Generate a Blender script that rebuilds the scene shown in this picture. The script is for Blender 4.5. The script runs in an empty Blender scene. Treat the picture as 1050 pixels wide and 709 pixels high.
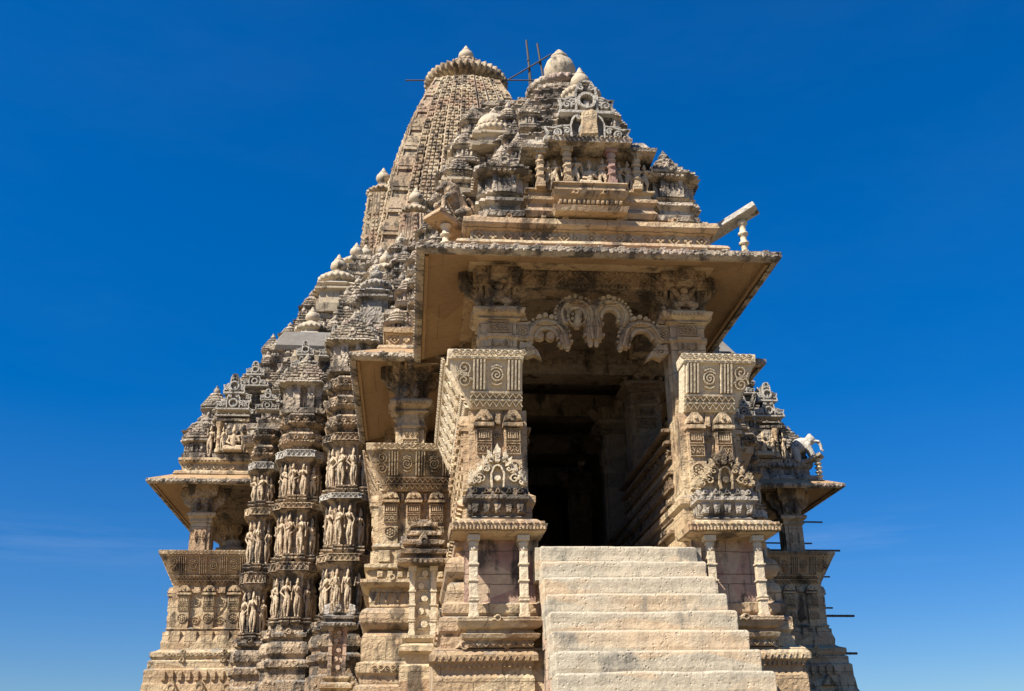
import bpy, bmesh, math, random
from mathutils import Vector, Matrix, noise
random.seed(7)
scene = bpy.context.scene
COL = scene.collection
PI = math.pi

# ----------------------------------------------------------------- mesh builder
class Frame:
    """A wall plane: o origin, u along the wall, n outward; k leans the wall outward with height."""
    def __init__(s, o, u, n, k=0.0):
        s.o, s.u, s.n, s.k = Vector(o), Vector(u), Vector(n), k
    def p(s, u, v, w):
        return s.o + s.u * u + Vector((0, 0, v)) + s.n * (w + s.k * v)
def front(x, y, z, k=0.0): return Frame((x, y, z), (1, 0, 0), (0, -1, 0), k)
def left(x, y, z, k=0.0): return Frame((x, y, z), (0, -1, 0), (-1, 0, 0), k)
def right(x, y, z, k=0.0): return Frame((x, y, z), (0, 1, 0), (1, 0, 0), k)

def offset_dirs(poly):
    n = len(poly); out = []
    for i in range(n):
        a, b, c = poly[i - 1], poly[i], poly[(i + 1) % n]
        d1 = Vector((b[0] - a[0], b[1] - a[1])); d2 = Vector((c[0] - b[0], c[1] - b[1]))
        n1 = Vector((d1.y, -d1.x)).normalized(); n2 = Vector((d2.y, -d2.x)).normalized()
        out.append((n1 + n2) / max(0.25, 1 + n1.dot(n2)))
    return out
def grow(poly, d):
    return [(p[0] + o.x * d, p[1] + o.y * d) for p, o in zip(poly, offset_dirs(poly))]
def split_poly(poly, step):
    out = []
    for i, a in enumerate(poly):
        b = poly[(i + 1) % len(poly)]
        n = max(1, min(60, int(math.hypot(b[0] - a[0], b[1] - a[1]) / step)))
        for k in range(n):
            t = k / n; out.append((a[0] + (b[0] - a[0]) * t, a[1] + (b[1] - a[1]) * t))
    return out
def rect(x0, x1, y0, y1): return [(x0, y0), (x1, y0), (x1, y1), (x0, y1)]
def plan(cx, cy, hx, hy, offs=()):
    """Rectangle with centred stepped projections (fraction of the half side, projection) on all four sides."""
    def side(h):
        a = [(-h, 0)]; d = 0
        for f, p in offs:
            a += [(-h * f, d), (-h * f, p)]; d = p
        b = [(-u, q) for u, q in reversed(a)]
        return a + b
    pts = []
    for u, d in side(hx)[:-1]: pts.append((cx + u, cy - hy - d))
    for u, d in side(hy)[:-1]: pts.append((cx + hx + d, cy + u))
    for u, d in side(hx)[:-1]: pts.append((cx - u, cy + hy + d))
    for u, d in side(hy)[:-1]: pts.append((cx - hx - d, cy - u))
    return pts
def edges(poly, back=False, minlen=0.05):
    """Wall frames of the polygon's edges (u from 0 to length), those facing away left out unless back."""
    for i, a in enumerate(poly):
        b = poly[(i + 1) % len(poly)]
        d = Vector((b[0] - a[0], b[1] - a[1], 0)); L = d.length
        if L < minlen: continue
        d /= L; n = Vector((d.y, -d.x, 0))
        if not back and n.y > 0.5: continue
        yield Frame((a[0], a[1], 0), d, n), L

class MB:
    def __init__(s): s.v, s.f, s.sm = [], [], []
    def add(s, vs, fs, smooth=False):
        b = len(s.v); s.v += [Vector(q) for q in vs]
        for q in fs: s.f.append([b + i for i in q]); s.sm.append(smooth)
    def hexa(s, q):
        s.add(q, [(3, 2, 1, 0), (4, 5, 6, 7), (0, 1, 5, 4), (1, 2, 6, 5), (2, 3, 7, 6), (3, 0, 4, 7)])
    def box(s, x0, x1, y0, y1, z0, z1):
        s.hexa([(x0, y0, z0), (x1, y0, z0), (x1, y1, z0), (x0, y1, z0), (x0, y0, z1), (x1, y0, z1), (x1, y1, z1), (x0, y1, z1)])
    def fbox(s, F, u0, u1, v0, v1, w0, w1, t=0.0):
        s.hexa([F.p(u0, v0, w0), F.p(u0, v1, w0), F.p(u1, v1, w0), F.p(u1, v0, w0),
                F.p(u0 + t, v0 + t, w1), F.p(u0 + t, v1 - t, w1), F.p(u1 - t, v1 - t, w1), F.p(u1 - t, v0 + t, w1)])
    def fprism(s, F, pts, w0, w1, sc=1.0):
        n = len(pts); cu = sum(p[0] for p in pts) / n; cv = sum(p[1] for p in pts) / n
        vs = [F.p(u, v, w0) for u, v in pts] + [F.p(cu + (u - cu) * sc, cv + (v - cv) * sc, w1) for u, v in pts]
        s.add(vs, [tuple(range(n, 2 * n)), tuple(reversed(range(n)))] + [(i, (i + 1) % n, n + (i + 1) % n, n + i) for i in range(n)])
    def fdiamond(s, F, u, v, a, b, w0, w1, sc=0.6):
        s.fprism(F, [(u - a, v), (u, v - b), (u + a, v), (u, v + b)], w0, w1, sc)
    def fdisc(s, F, u, v, r, w0, w1, seg=12, sc=0.8):
        s.fprism(F, [(u + r * math.cos(2 * PI * i / seg), v + r * math.sin(2 * PI * i / seg)) for i in range(seg)], w0, w1, sc)
    def fribbon(s, F, pts, wd, w0, w1, closed=False):
        n = len(pts)
        if n < 2: return
        vs = []
        for i, (u, v) in enumerate(pts):
            a = pts[i - 1] if (i > 0 or closed) else pts[i]; b = pts[(i + 1) % n] if (i < n - 1 or closed) else pts[i]
            du, dv = b[0] - a[0], b[1] - a[1]; L = math.hypot(du, dv) or 1
            nu, nv = -dv / L * wd / 2, du / L * wd / 2
            vs += [F.p(u + nu, v + nv, w0), F.p(u + nu * .75, v + nv * .75, w1), F.p(u - nu * .75, v - nv * .75, w1), F.p(u - nu, v - nv, w0)]
        fs = []
        for i in range(n if closed else n - 1):
            a, b = 4 * i, 4 * ((i + 1) % n)
            fs += [(a, b, b + 1, a + 1), (a + 1, b + 1, b + 2, a + 2), (a + 2, b + 2, b + 3, a + 3)]
        if not closed: fs += [(0, 1, 2, 3), (4 * n - 4, 4 * n - 1, 4 * n - 2, 4 * n - 3)]
        s.add(vs, fs)
    def stack(s, poly, prof, split=0.0, smooth=False, caps=True):
        if split: poly = split_poly(poly, split)
        d = offset_dirs(poly); n = len(poly); vs = []; fs = []
        for z, o in prof:
            vs += [(p[0] + q.x * o, p[1] + q.y * o, z) for p, q in zip(poly, d)]
        for k in range(len(prof) - 1):
            for i in range(n):
                j = (i + 1) % n; fs.append((k * n + i, k * n + j, k * n + n + j, k * n + n + i))
        s.add(vs, fs, smooth)
        if caps: s.add(vs[:n], [tuple(reversed(range(n)))]); s.add(vs[-n:], [tuple(range(n))])
    def loft(s, A, za, B, zb):
        n = len(A)
        s.add([(x, y, za) for x, y in A] + [(x, y, zb) for x, y in B],
              [tuple(reversed(range(n))), tuple(range(n, 2 * n))] + [(i, (i + 1) % n, n + (i + 1) % n, n + i) for i in range(n)])
    def lathe(s, prof, c, seg=16, ribs=0, amp=0.0, sharp=False):
        cx, cy, cz = c; n = len(prof); vs = []; fs = []
        if ribs: seg = ribs * 4
        for r, z in prof:
            for i in range(seg):
                a = 2 * PI * i / seg
                q = r * (1 + amp * (abs(math.cos(ribs * a / 2)) - .6)) if ribs else r
                vs.append((cx + q * math.cos(a), cy + q * math.sin(a), cz + z))
        for k in range(n - 1):
            for i in range(seg):
                j = (i + 1) % seg; fs.append((k * seg + i, k * seg + j, k * seg + seg + j, k * seg + seg + i))
        s.add(vs, fs, not sharp)
        if prof[0][0] > 1e-4: s.add(vs[:seg], [tuple(reversed(range(seg)))])
        if prof[-1][0] > 1e-4: s.add(vs[-seg:], [tuple(range(seg))])
    def tube(s, pts, rad, seg=8):
        vs = []; fs = []; n = len(pts)
        for i, p in enumerate(pts):
            p = Vector(p); a = Vector(pts[max(0, i - 1)]); b = Vector(pts[min(n - 1, i + 1)])
            t = (b - a).normalized(); x = t.orthogonal().normalized(); y = t.cross(x)
            r = rad[i] if isinstance(rad, (list, tuple)) else rad
            vs += [p + (x * math.cos(2 * PI * k / seg) + y * math.sin(2 * PI * k / seg)) * r for k in range(seg)]
        for i in range(n - 1):
            for k in range(seg):
                j = (k + 1) % seg; fs.append((i * seg + k, i * seg + j, i * seg + seg + j, i * seg + seg + k))
        s.add(vs, fs, True)
        s.add(vs[:seg], [tuple(range(seg))]); s.add(vs[-seg:], [tuple(range(seg))])
    def ball(s, c, rx, ry=None, rz=None, seg=12):
        ry = ry or rx; rz = rz or rx; m = seg // 2; vs = []; fs = []
        for k in range(m + 1):
            a = PI * (k / m - .5); q = max(math.cos(a), 1e-3)
            vs += [(c[0] + rx * q * math.cos(2 * PI * i / seg), c[1] + ry * q * math.sin(2 * PI * i / seg), c[2] + rz * math.sin(a)) for i in range(seg)]
        for k in range(m):
            for i in range(seg):
                j = (i + 1) % seg; fs.append((k * seg + i, k * seg + j, k * seg + seg + j, k * seg + seg + i))
        s.add(vs, fs, True); s.add(vs[:seg], [tuple(reversed(range(seg)))]); s.add(vs[-seg:], [tuple(range(seg))])
    def limb(s, a, b, ra, rb, seg=10):
        a, b = Vector(a), Vector(b)
        s.tube([a, a.lerp(b, .5), b], [ra, (ra + rb) / 2 * 1.02, rb], seg); s.ball(a, ra, seg=seg); s.ball(b, rb, seg=seg)
    def mirror(s):
        m = MB(); m.v = [Vector((-p.x, p.y, p.z)) for p in s.v]; m.f = [list(reversed(q)) for q in s.f]; m.sm = list(s.sm)
        return m
    def moved(s, M):
        m = MB(); m.v = [M @ p for p in s.v]; m.f = [list(q) for q in s.f]; m.sm = list(s.sm)
        return m
    def join(s, o): s.add(o.v, []); b = len(s.v) - len(o.v); s.f += [[b + i for i in q] for q in o.f]; s.sm += o.sm; return s
    def worn(s, amp=0.008, sc=2.3):
        """Weathering: the stone's surface wanders a little, the same way for neighbouring points."""
        for i, p in enumerate(s.v):
            d = noise.noise_vector(p * sc) * amp + noise.noise_vector(p * sc * 4.1) * amp * .5
            s.v[i] = p + d
        return s
    def mesh(s, name, mat, L=Vector((0, 0, 0))):
        me = bpy.data.meshes.new(name)
        me.from_pydata([p - L for p in s.v], [], s.f); me.update()
        me.polygons.foreach_set('use_smooth', s.sm)
        me.materials.append(mat)
        return me

def root_loc(o):
    while o.parent: o = o.parent
    return Vector(o.location)
def thing(name, label, cat, loc, group=None):
    o = bpy.data.objects.new(name, None); COL.objects.link(o); o.location = loc; o.empty_display_size = .3
    o['label'] = label; o['category'] = cat
    if group: o['group'] = group
    return o
def part(name, mb, mat, parent, label=None, bevel=0.0):
    """Links mb (written in world coordinates) as ONE mesh object under parent."""
    o = bpy.data.objects.new(name, mb.mesh(name, mat, root_loc(parent)))
    COL.objects.link(o); o.parent = parent
    if label: o['label'] = label
    if bevel: bv(o, bevel)
    return o
def bv(o, w, seg=2):
    m = o.modifiers.new('bevel', 'BEVEL'); m.width = w; m.segments = seg; m.limit_method = 'ANGLE'; m.angle_limit = .6
def single(name, mb, mat, label, cat, loc, group=None, bevel=0.0):
    o = bpy.data.objects.new(name, mb.mesh(name, mat, Vector(loc))); COL.objects.link(o); o.location = loc
    o['label'] = label; o['category'] = cat
    if group: o['group'] = group
    if bevel: bv(o, bevel)
    return o
def place(name, me, parent, loc, sc=(1, 1, 1), rz=0.0):
    """Another object on shared mesh data, at a world place, under parent."""
    o = bpy.data.objects.new(name, me); COL.objects.link(o); o.parent = parent
    o.location = Vector(loc) - root_loc(parent); o.scale = sc; o.rotation_euler = (0, 0, rz)
    return o
def structure(name, mb, mat):
    o = bpy.data.objects.new(name, mb.mesh(name, mat)); COL.objects.link(o); o['kind'] = 'structure'; return o

# ----------------------------------------------------------------- materials
class NT:
    def __init__(s, m): s.t = m.node_tree; s.N = s.t.nodes; s.L = s.t.links
    def n(s, typ, **kw):
        q = s.N.new(typ)
        for k, v in kw.items(): setattr(q, k, v)
        return q
    def l(s, a, b): s.L.new(a, b)
    def set(s, node, **kw):
        for k, v in kw.items(): node.inputs[k.replace('_', ' ')].default_value = v
        return node
    def ramp(s, fac, stops, interp='LINEAR'):
        r = s.n('ShaderNodeValToRGB'); e = r.color_ramp; e.interpolation = interp
        while len(e.elements) < len(stops): e.elements.new(.5)
        for q, (p, c) in zip(e.elements, stops):
            q.position = p; q.color = (c, c, c, 1) if isinstance(c, (int, float)) else (*c, 1)
        s.l(fac, r.inputs[0]); return r.outputs[0]
    def mix(s, fac, a, b, mode='MIX'):
        m = s.n('ShaderNodeMix', data_type='RGBA', blend_type=mode)
        for val, i in ((fac, 0), (a, 6), (b, 7)):
            if hasattr(val, 'is_linked'): s.l(val, m.inputs[i])
            else: m.inputs[i].default_value = val if i == 0 else (*val, 1)
        return m.outputs[2]
    def math(s, op, a, b=None):
        m = s.n('ShaderNodeMath', operation=op)
        for val, i in ((a, 0), (b, 1)):
            if val is None: continue
            if hasattr(val, 'is_linked'): s.l(val, m.inputs[i])
            else: m.inputs[i].default_value = val
        return m.outputs[0]
    def map(s, vec, sc):
        m = s.n('ShaderNodeMapping'); m.inputs['Scale'].default_value = sc; s.l(vec, m.inputs[0]); return m.outputs[0]
    def noise(s, vec, scale, detail=4, rough=.6):
        q = s.set(s.n('ShaderNodeTexNoise'), Scale=scale, Detail=detail, Roughness=rough); s.l(vec, q.inputs['Vector']); return q.outputs['Fac']
    def vor(s, vec, scale, feature='F1', out='Distance', rnd=1.0):
        q = s.n('ShaderNodeTexVoronoi', feature=feature); s.set(q, Scale=scale, Randomness=rnd); s.l(vec, q.inputs['Vector']); return q.outputs[out]

def stone(name, cols, dark=(.05, .046, .04), dark_amt=.35, streak=.3, lichen=(.2, .19, .17), lichen_amt=.5,
          carve=0.0, carve_scale=11.0, pits=0.0, blocks=.5, bsize=(.9, .9, 2.2), rough=.9, grain=.35, bump=.9, lump=.014, joint=None):
    m = bpy.data.materials.new(name); m.use_nodes = True; t = NT(m)
    bs = t.N['Principled BSDF']; bs.inputs['Roughness'].default_value = rough; bs.inputs['Specular IOR Level'].default_value = .2
    geo = t.n('ShaderNodeNewGeometry'); pos = geo.outputs['Position']
    big = t.noise(pos, .7, 5, .65)
    cell = t.n('ShaderNodeSeparateColor'); t.l(t.vor(t.map(pos, bsize), 1.0, out='Color'), cell.inputs[0])
    base = t.ramp(t.math('ADD', t.math('MULTIPLY', big, 1 - blocks), t.math('MULTIPLY', cell.outputs[0], blocks)),
                  [(.18 + .64 * i / (len(cols) - 1), c) for i, c in enumerate(cols)])
    fine = t.noise(pos, 9, 8, .72)
    base = t.mix(grain, base, t.ramp(fine, [(.25, .25), (.75, .9)]), 'OVERLAY')
    if dark_amt:
        d1 = t.noise(pos, 1.6, 9, .68)
        st = t.noise(t.map(pos, (2.2, 2.2, streak)), 1.5, 6, .6)
        dm = t.ramp(t.math('MULTIPLY', d1, st), [(.43 - .30 * dark_amt, 0.0), (.47 - .24 * dark_amt, .85)])
        base = t.mix(dm, base, dark)
    if lichen_amt:
        sep = t.n('ShaderNodeSeparateXYZ'); t.l(geo.outputs['True Normal'], sep.inputs[0])
        up = t.ramp(sep.outputs[2], [(.35, 0.0), (.8, 1.0)])
        ln = t.ramp(t.noise(pos, 3.1, 8, .7), [(.58 - .3 * lichen_amt, 0.0), (.68 - .2 * lichen_amt, 1.0)])
        base = t.mix(t.math('MULTIPLY', t.math('MULTIPLY', up, ln), .9), base, lichen)
    jf = None
    if joint:                                            # open joints between the stones
        bw, bh, flat = joint; sx = t.n('ShaderNodeSeparateXYZ'); t.l(pos, sx.inputs[0]); cx = t.n('ShaderNodeCombineXYZ')
        wob = t.math('MULTIPLY', t.noise(pos, 3, 3), .05)
        t.l(t.math('ADD', sx.outputs[0] if flat else t.math('ADD', sx.outputs[0], sx.outputs[1]), wob), cx.inputs[0]); t.l(t.math('ADD', sx.outputs[1] if flat else sx.outputs[2], wob), cx.inputs[1])
        br = t.n('ShaderNodeTexBrick'); t.l(cx.outputs[0], br.inputs['Vector']); t.set(br, Scale=1.0, Mortar_Size=.007, Mortar_Smooth=.4, Brick_Width=bw, Row_Height=bh)
        jf = br.outputs['Fac']; base = t.mix(t.math('MULTIPLY', jf, .6), base, (.09, .065, .045))
    t.l(base, bs.inputs['Base Color'])
    h = t.math('MULTIPLY', t.noise(pos, 22, 8, .7), .02)
    h = t.math('ADD', h, t.math('MULTIPLY', t.noise(pos, 4.5, 5, .6), lump))
    if jf is not None: h = t.math('SUBTRACT', h, t.math('MULTIPLY', jf, .012))
    if pits:
        pv = t.ramp(t.vor(pos, 17), [(.1, 0.0), (.3, 1.0)])
        pn = t.ramp(t.noise(pos, 5, 3), [(.42, 0.0), (.6, 1.0)])
        h = t.math('SUBTRACT', h, t.math('MULTIPLY', t.math('MULTIPLY', t.math('SUBTRACT', 1.0, pv), pn), pits * .035))
    if carve:
        a = t.ramp(t.vor(t.map(pos, (1, 1, .8)), carve_scale), [(.12, 1.0), (.5, 0.0)])
        b = t.ramp(t.vor(t.map(pos, (1, 1, 1.3)), carve_scale * 2.3), [(.1, 1.0), (.5, 0.0)])
        h = t.math('ADD', h, t.math('MULTIPLY', t.math('ADD', a, t.math('MULTIPLY', b, .45)), carve * .04))
    bp = t.n('ShaderNodeBump'); bp.inputs['Strength'].default_value = bump; bp.inputs['Distance'].default_value = 1.0
    t.l(h, bp.inputs['Height']); t.l(bp.outputs[0], bs.inputs['Normal'])
    return m
# ----------------------------------------------------------------- stones
S = {}
def make_stones():
    BUFF = [(.31, .21, .115), (.42, .30, .175), (.50, .39, .24), (.38, .255, .15), (.46, .35, .21)]
    S['buff'] = stone('buff_sandstone', BUFF, dark=(.085, .065, .045), dark_amt=.52, lichen_amt=.35, carve=.35, carve_scale=9, joint=(.85, .41, False))
    S['carved'] = stone('carved_buff_sandstone', [(.27, .185, .11), (.37, .265, .165), (.45, .34, .22), (.33, .215, .125)], dark_amt=.74, lichen_amt=.45, carve=1.0, carve_scale=10)
    S['pale'] = stone('pale_restored_sandstone', [(.54, .425, .275), (.62, .51, .35), (.56, .44, .29)], dark_amt=.2, lichen_amt=.12, carve=.2, carve_scale=12, grain=.25)
    S['pink'] = stone('pink_sandstone', [(.36, .20, .15), (.44, .27, .2), (.48, .36, .24), (.3, .17, .14), (.46, .37, .27)], dark_amt=.55, lichen_amt=.3, blocks=.3, bsize=(1.3, 1.3, 1.3), joint=(.7, .47, False))
    S['roof'] = stone('weathered_roof_stone', [(.28, .225, .165), (.40, .325, .235), (.48, .40, .29), (.33, .245, .19)], dark=(.06, .054, .047), dark_amt=.68, lichen=(.30, .28, .24), lichen_amt=.8, carve=1.0, carve_scale=8, blocks=.6, bsize=(1.6, 1.6, 3))
    S['tower'] = stone('tower_sandstone', [(.29, .21, .13), (.39, .3, .19), (.47, .38, .255), (.33, .225, .145)], dark=(.07, .056, .042), dark_amt=.62, lichen_amt=.5, carve=.5, carve_scale=6, blocks=.75, bsize=(.9, .9, 1.3))
    S['finial'] = stone('smooth_finial_stone', [(.38, .30, .2), (.46, .375, .26), (.41, .325, .22)], dark_amt=.5, lichen=(.34, .32, .28), lichen_amt=.55, blocks=.2)
    S['step'] = stone('worn_step_stone', [(.48, .335, .2), (.47, .395, .28), (.44, .38, .275), (.51, .38, .24), (.48, .41, .295)], dark=(.22, .2, .16), dark_amt=.5, lichen=(.48, .42, .31), lichen_amt=.6, pits=.45, blocks=.3, bsize=(.7, .5, 3.6), streak=.25, grain=.45)
    S['soffit'] = stone('eave_slab_stone', [(.30, .19, .1), (.36, .24, .13), (.27, .17, .09)], dark=(.27, .165, .08), dark_amt=.14, lichen_amt=0, blocks=.6, bsize=(.9, .35, .5), bump=.3, grain=.3, joint=(1.25, 1.6, True))
    S['shade_toned'] = stone('shade_toned_porch_stone', [(.15, .1, .06), (.2, .14, .085), (.24, .17, .1)], dark_amt=.4, lichen_amt=0, carve=.8, carve_scale=8)  # darker copy of the sandstone: the porch's inner shade put into its colour
    S['grey'] = stone('grey_weathered_stone', [(.24, .205, .165), (.33, .285, .225), (.4, .34, .26)], dark_amt=.6, lichen=(.3, .28, .25), lichen_amt=.7, carve=.9, carve_scale=10)
    S['inner'] = stone('shade_toned_interior_stone', [(.15, .11, .07), (.2, .15, .1), (.24, .18, .12)], dark=(.02, .018, .014), dark_amt=.5, lichen_amt=0, carve=.8, carve_scale=7)  # stone coloured dark to stand for the shade of interiors and deep gaps
    S['statue'] = stone('carved_figure_stone', [(.42, .31, .19), (.52, .405, .265), (.38, .27, .17)], dark_amt=.4, lichen_amt=.2, carve=.25, carve_scale=26, blocks=.4, bsize=(1.5, 1.5, .8))
    S['filigree'] = stone('grey_lace_stone', [(.33, .295, .24), (.42, .38, .315), (.48, .44, .37)], dark_amt=.4, lichen=(.5, .48, .43), lichen_amt=.5, carve=.3)
    S['patch'] = stone('smooth_repair_slab', [(.14, .125, .105), (.17, .15, .125)], dark_amt=.15, lichen_amt=.3, blocks=.1)
    S['ground'] = stone('dry_earth', [(.16, .125, .075), (.2, .16, .1)], dark_amt=0, lichen_amt=0)
    for nm, c, r in (('pole', (.07, .055, .04), .8), ('rust', (.22, .08, .04), .8)):
        m = bpy.data.materials.new(nm + '_paint'); m.use_nodes = True; t = NT(m); b = t.N['Principled BSDF']
        g = t.n('ShaderNodeNewGeometry'); nz = t.noise(g.outputs['Position'], 14, 5)
        t.l(t.mix(nz, tuple(q * .6 for q in c), tuple(min(1, q * 1.6) for q in c)), b.inputs['Base Color']); b.inputs['Roughness'].default_value = r; S[nm] = m

# ----------------------------------------------------------------- ornament rows (all on a wall frame)
def dentils(mb, F, u0, u1, v0, v1, w0, w1, pitch, duty=.6):
    n = max(1, round((u1 - u0) / pitch)); p = (u1 - u0) / n
    for i in range(n):
        c = u0 + (i + .5) * p; mb.fbox(F, c - p * duty / 2, c + p * duty / 2, v0, v1, w0, w1, min(.012, p * .08))
def diamonds(mb, F, u0, u1, v0, v1, w0, w1, pitch):
    n = max(1, round((u1 - u0) / pitch)); p = (u1 - u0) / n; h = (v1 - v0) / 2
    for i in range(n):
        c = u0 + (i + .5) * p
        if i % 2 == 0:
            mb.fribbon(F, [(c - p * .36, v0 + h), (c, v0 + h * .15), (c + p * .36, v0 + h), (c, v1 - h * .15)], p * .13, w0, w1, True)
            mb.fdiamond(F, c, v0 + h, p * .13, h * .36, w0, w1)
        else:
            for du, dv in ((-.17, 0), (.17, 0), (0, .4), (0, -.4)): mb.fdisc(F, c + du * p, v0 + h + dv * h, p * .14, w0, w1, 8)
def zigzag(mb, F, u0, u1, v0, v1, w0, w1, pitch, wd=.03):
    n = max(1, round((u1 - u0) / pitch)); p = (u1 - u0) / n; pts = []
    for i in range(n): pts += [(u0 + i * p, v0), (u0 + (i + .5) * p, v1)]
    mb.fribbon(F, pts + [(u1, v0)], wd, w0, w1)
def vine(mb, F, u0, u1, v0, v1, w0, w1, pitch, wd=.022):
    n = max(1, round((u1 - u0) / pitch)); m = 10 * n; c = (v0 + v1) / 2; h = (v1 - v0) * .36
    pts = [(u0 + (u1 - u0) * i / m, c + h * math.sin(PI * i / 5)) for i in range(m + 1)]
    mb.fribbon(F, pts, wd, w0, w1)
    for i in range(2 * n):
        u = u0 + (i + .5) * (u1 - u0) / (2 * n); d = -1 if i % 2 == 0 else 1
        mb.fribbon(F, [(u + .16 * pitch * math.cos(a), c + d * h * .55 + .45 * h * math.sin(a) * 1.0) for a in [k * .7 for k in range(8)]], wd * .8, w0, w1)
def spiral(mb, F, u, v, r, turns, w0, w1, wd, flip=1, a0=0.0):
    m = int(14 * turns)
    mb.fribbon(F, [(u + flip * r * (i / m) * math.cos(a0 + 2 * PI * turns * i / m), v + r * (i / m) * math.sin(a0 + 2 * PI * turns * i / m)) for i in range(1, m + 1)], wd, w0, w1)
def scroll(mb, F, u, v0, v1, r, w0, w1, wd, flip=1):
    """Tall S scroll with a spiral at each end."""
    h = v1 - v0; c = (v0 + v1) / 2
    spiral(mb, F, u, v1 - r, r, 2.0, w0, w1, wd, flip); spiral(mb, F, u, v0 + r, r, 2.0, w0, w1, wd, -flip, PI)
    mb.fribbon(F, [(u + flip * r * math.cos(PI * t), v1 - r - (h - 2 * r) * t) for t in [i / 8 for i in range(9)]], wd, w0, w1)
def ring(mb, F, u, v, r, wd, w0, w1, seg=18):
    mb.fribbon(F, [(u + r * math.cos(2 * PI * i / seg), v + r * math.sin(2 * PI * i / seg)) for i in range(seg)], wd, w0, w1, True)
def rosette(mb, F, u, v, r, w0, w1):
    ring(mb, F, u, v, r, r * .16, w0, w1)
    for k in range(6): mb.fdisc(F, u + .5 * r * math.cos(k * PI / 3 + .5), v + .5 * r * math.sin(k * PI / 3 + .5), r * .2, w0, w1, 7)
    mb.fdisc(F, u, v, r * .22, w0, w1, 8)
def kudu(mb, F, u, v, w, h, w0, w1):
    """Small horseshoe gable."""
    mb.fprism(F, [(u - w / 2, v), (u + w / 2, v), (u + w * .38, v + h * .35), (u + w * .22, v + h * .7), (u, v + h), (u - w * .22, v + h * .7), (u - w * .38, v + h * .35)], w0, w1, .7)
    ring(mb, F, u, v + h * .36, w * .19, w * .09, w1 * .8 + w0 * .2, w1 + .02, 10)
def kudus(mb, F, u0, u1, v, w, h, w0, w1, pitch):
    n = max(1, round((u1 - u0) / pitch)); p = (u1 - u0) / n
    for i in range(n): kudu(mb, F, u0 + (i + .5) * p, v, w, h, w0, w1)
def panel(mb, F, u0, u1, v0, v1, w, kind):
    """A framed little carved panel."""
    fr = min(u1 - u0, v1 - v0) * .09; d = .035
    mb.fribbon(F, [(u0, v0), (u1, v0), (u1, v1), (u0, v1)], fr, w, w + d, True)
    cu, cv = (u0 + u1) / 2, (v0 + v1) / 2; a = (u1 - u0) / 2 - fr; b = (v1 - v0) / 2 - fr
    if kind == 'disc': rosette(mb, F, cu, cv, min(a, b) * .95, w, w + d * 1.4)
    elif kind == 'fig':
        for i in range(5):
            x = cu - a * .75 + a * 1.5 * i / 4
            mb.fdisc(F, x, cv + b * .45, a * .12, w, w + d, 7); mb.fprism(F, [(x - a * .14, cv - b * .7), (x + a * .16, cv - b * .6), (x + a * .05, cv + b * .3), (x - a * .1, cv + b * .3)], w, w + d)
    else:
        vine(mb, F, u0 + fr, u1 - fr, cv - b * .9, cv + b * .9, w, w + d, a, a * .11)

def pilaster_wall(mb, F, u0, u1, v0, v1, pw, pitch, dep=.09, proj=True):
    """Carved pilasters with cushion caps and panels, scrolls between them, a dentil course below."""
    n = max(1, round((u1 - u0) / pitch)); p = (u1 - u0) / n; H = v1 - v0
    for i in range(n):
        c = u0 + (i + .5) * p; a, b = c - pw / 2, c + pw / 2
        t = v0 + H * .74
        mb.fbox(F, a, b, v0, t, -.05, dep)
        panel(mb, F, a + pw * .1, b - pw * .1, t - H * .17, t - H * .02, dep, 'fig')
        panel(mb, F, a + pw * .1, b - pw * .1, t - H * .33, t - H * .20, dep, 'vine')
        rosette(mb, F, c, t - H * .50, pw * .36, dep, dep + .03)
        mb.fbox(F, a - pw * .12, b + pw * .12, t, t + H * .07, -.05, dep + .07, .015)
        mb.fprism(F, [(a - pw * .1, t + H * .07), (b + pw * .1, t + H * .07), (b, t + H * .15), (c + pw * .2, t + H * .23), (c - pw * .2, t + H * .23), (a, t + H * .15)], -.05, dep + .06, .85)
        for q in (-.3, 0, .3): mb.fdisc(F, c + q * pw, t + H * (.15 if q == 0 else .11), pw * .12, dep + .05, dep + .09, 7)
        if i < n - 1 or True:
            x = c + p / 2
            if x < u1 - .05:
                scroll(mb, F, x, v0 + H * .08, t - H * .03, (p - pw) * .36, 0, .03, .022, 1 if i % 2 else -1)
                mb.fbox(F, x - (p - pw) * .3, x + (p - pw) * .3, t + H * .04, t + H * .2, -.04, dep * .8, .02)

def parapet_face(mb, F, u0, u1, H, n, grow=0.0):
    """Seat-back face: wave band on the rim, flutes with spirals between, two dentil bands below (F leans outward)."""
    g = lambda v: grow * v / H
    zigz = H * .85
    vine(mb, F, u0 - g(zigz), u1 + g(zigz) * .2, H * .87, H * .98, .02, .06, H * .22, .022)
    mb.fbox(F, u0 - g(H) * .9, u1, H * .82, H * .85, 0, .05)
    p = (u1 - u0) / n
    for i in range(n):
        c = u0 + (i + .5) * p
        if i % 2 == 0:
            for q in (-.3, -.1, .1, .3): mb.fbox(F, c + q * p - .02, c + q * p + .02, H * .3, H * .81, 0, .055, .008)
        else:
            r = min(p * .42, H * .2)
            spiral(mb, F, c, H * .55, r, 2.4, 0, .055, .028)
            for q in (-1, 1): mb.fribbon(F, [(c - r * .7, H * .55 + q * r * 1.05), (c, H * .55 + q * r * 1.3), (c + r * .7, H * .55 + q * r * 1.05)], .025, 0, .05)
    if grow > .1: scroll(mb, F, u0 - g(H * .6) * .5, H * .32, H * .8, grow * .38, 0, .05, .022, -1)
    mb.fbox(F, u0, u1, H * .25, H * .285, 0, .04); mb.fbox(F, u0, u1, H * .125, H * .155, 0, .04)
    zigzag(mb, F, u0, u1, H * .17, H * .24, 0, .05, H * .11, .022)
    zigzag(mb, F, u0, u1, H * .03, H * .115, 0, .05, H * .11, .022)

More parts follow.
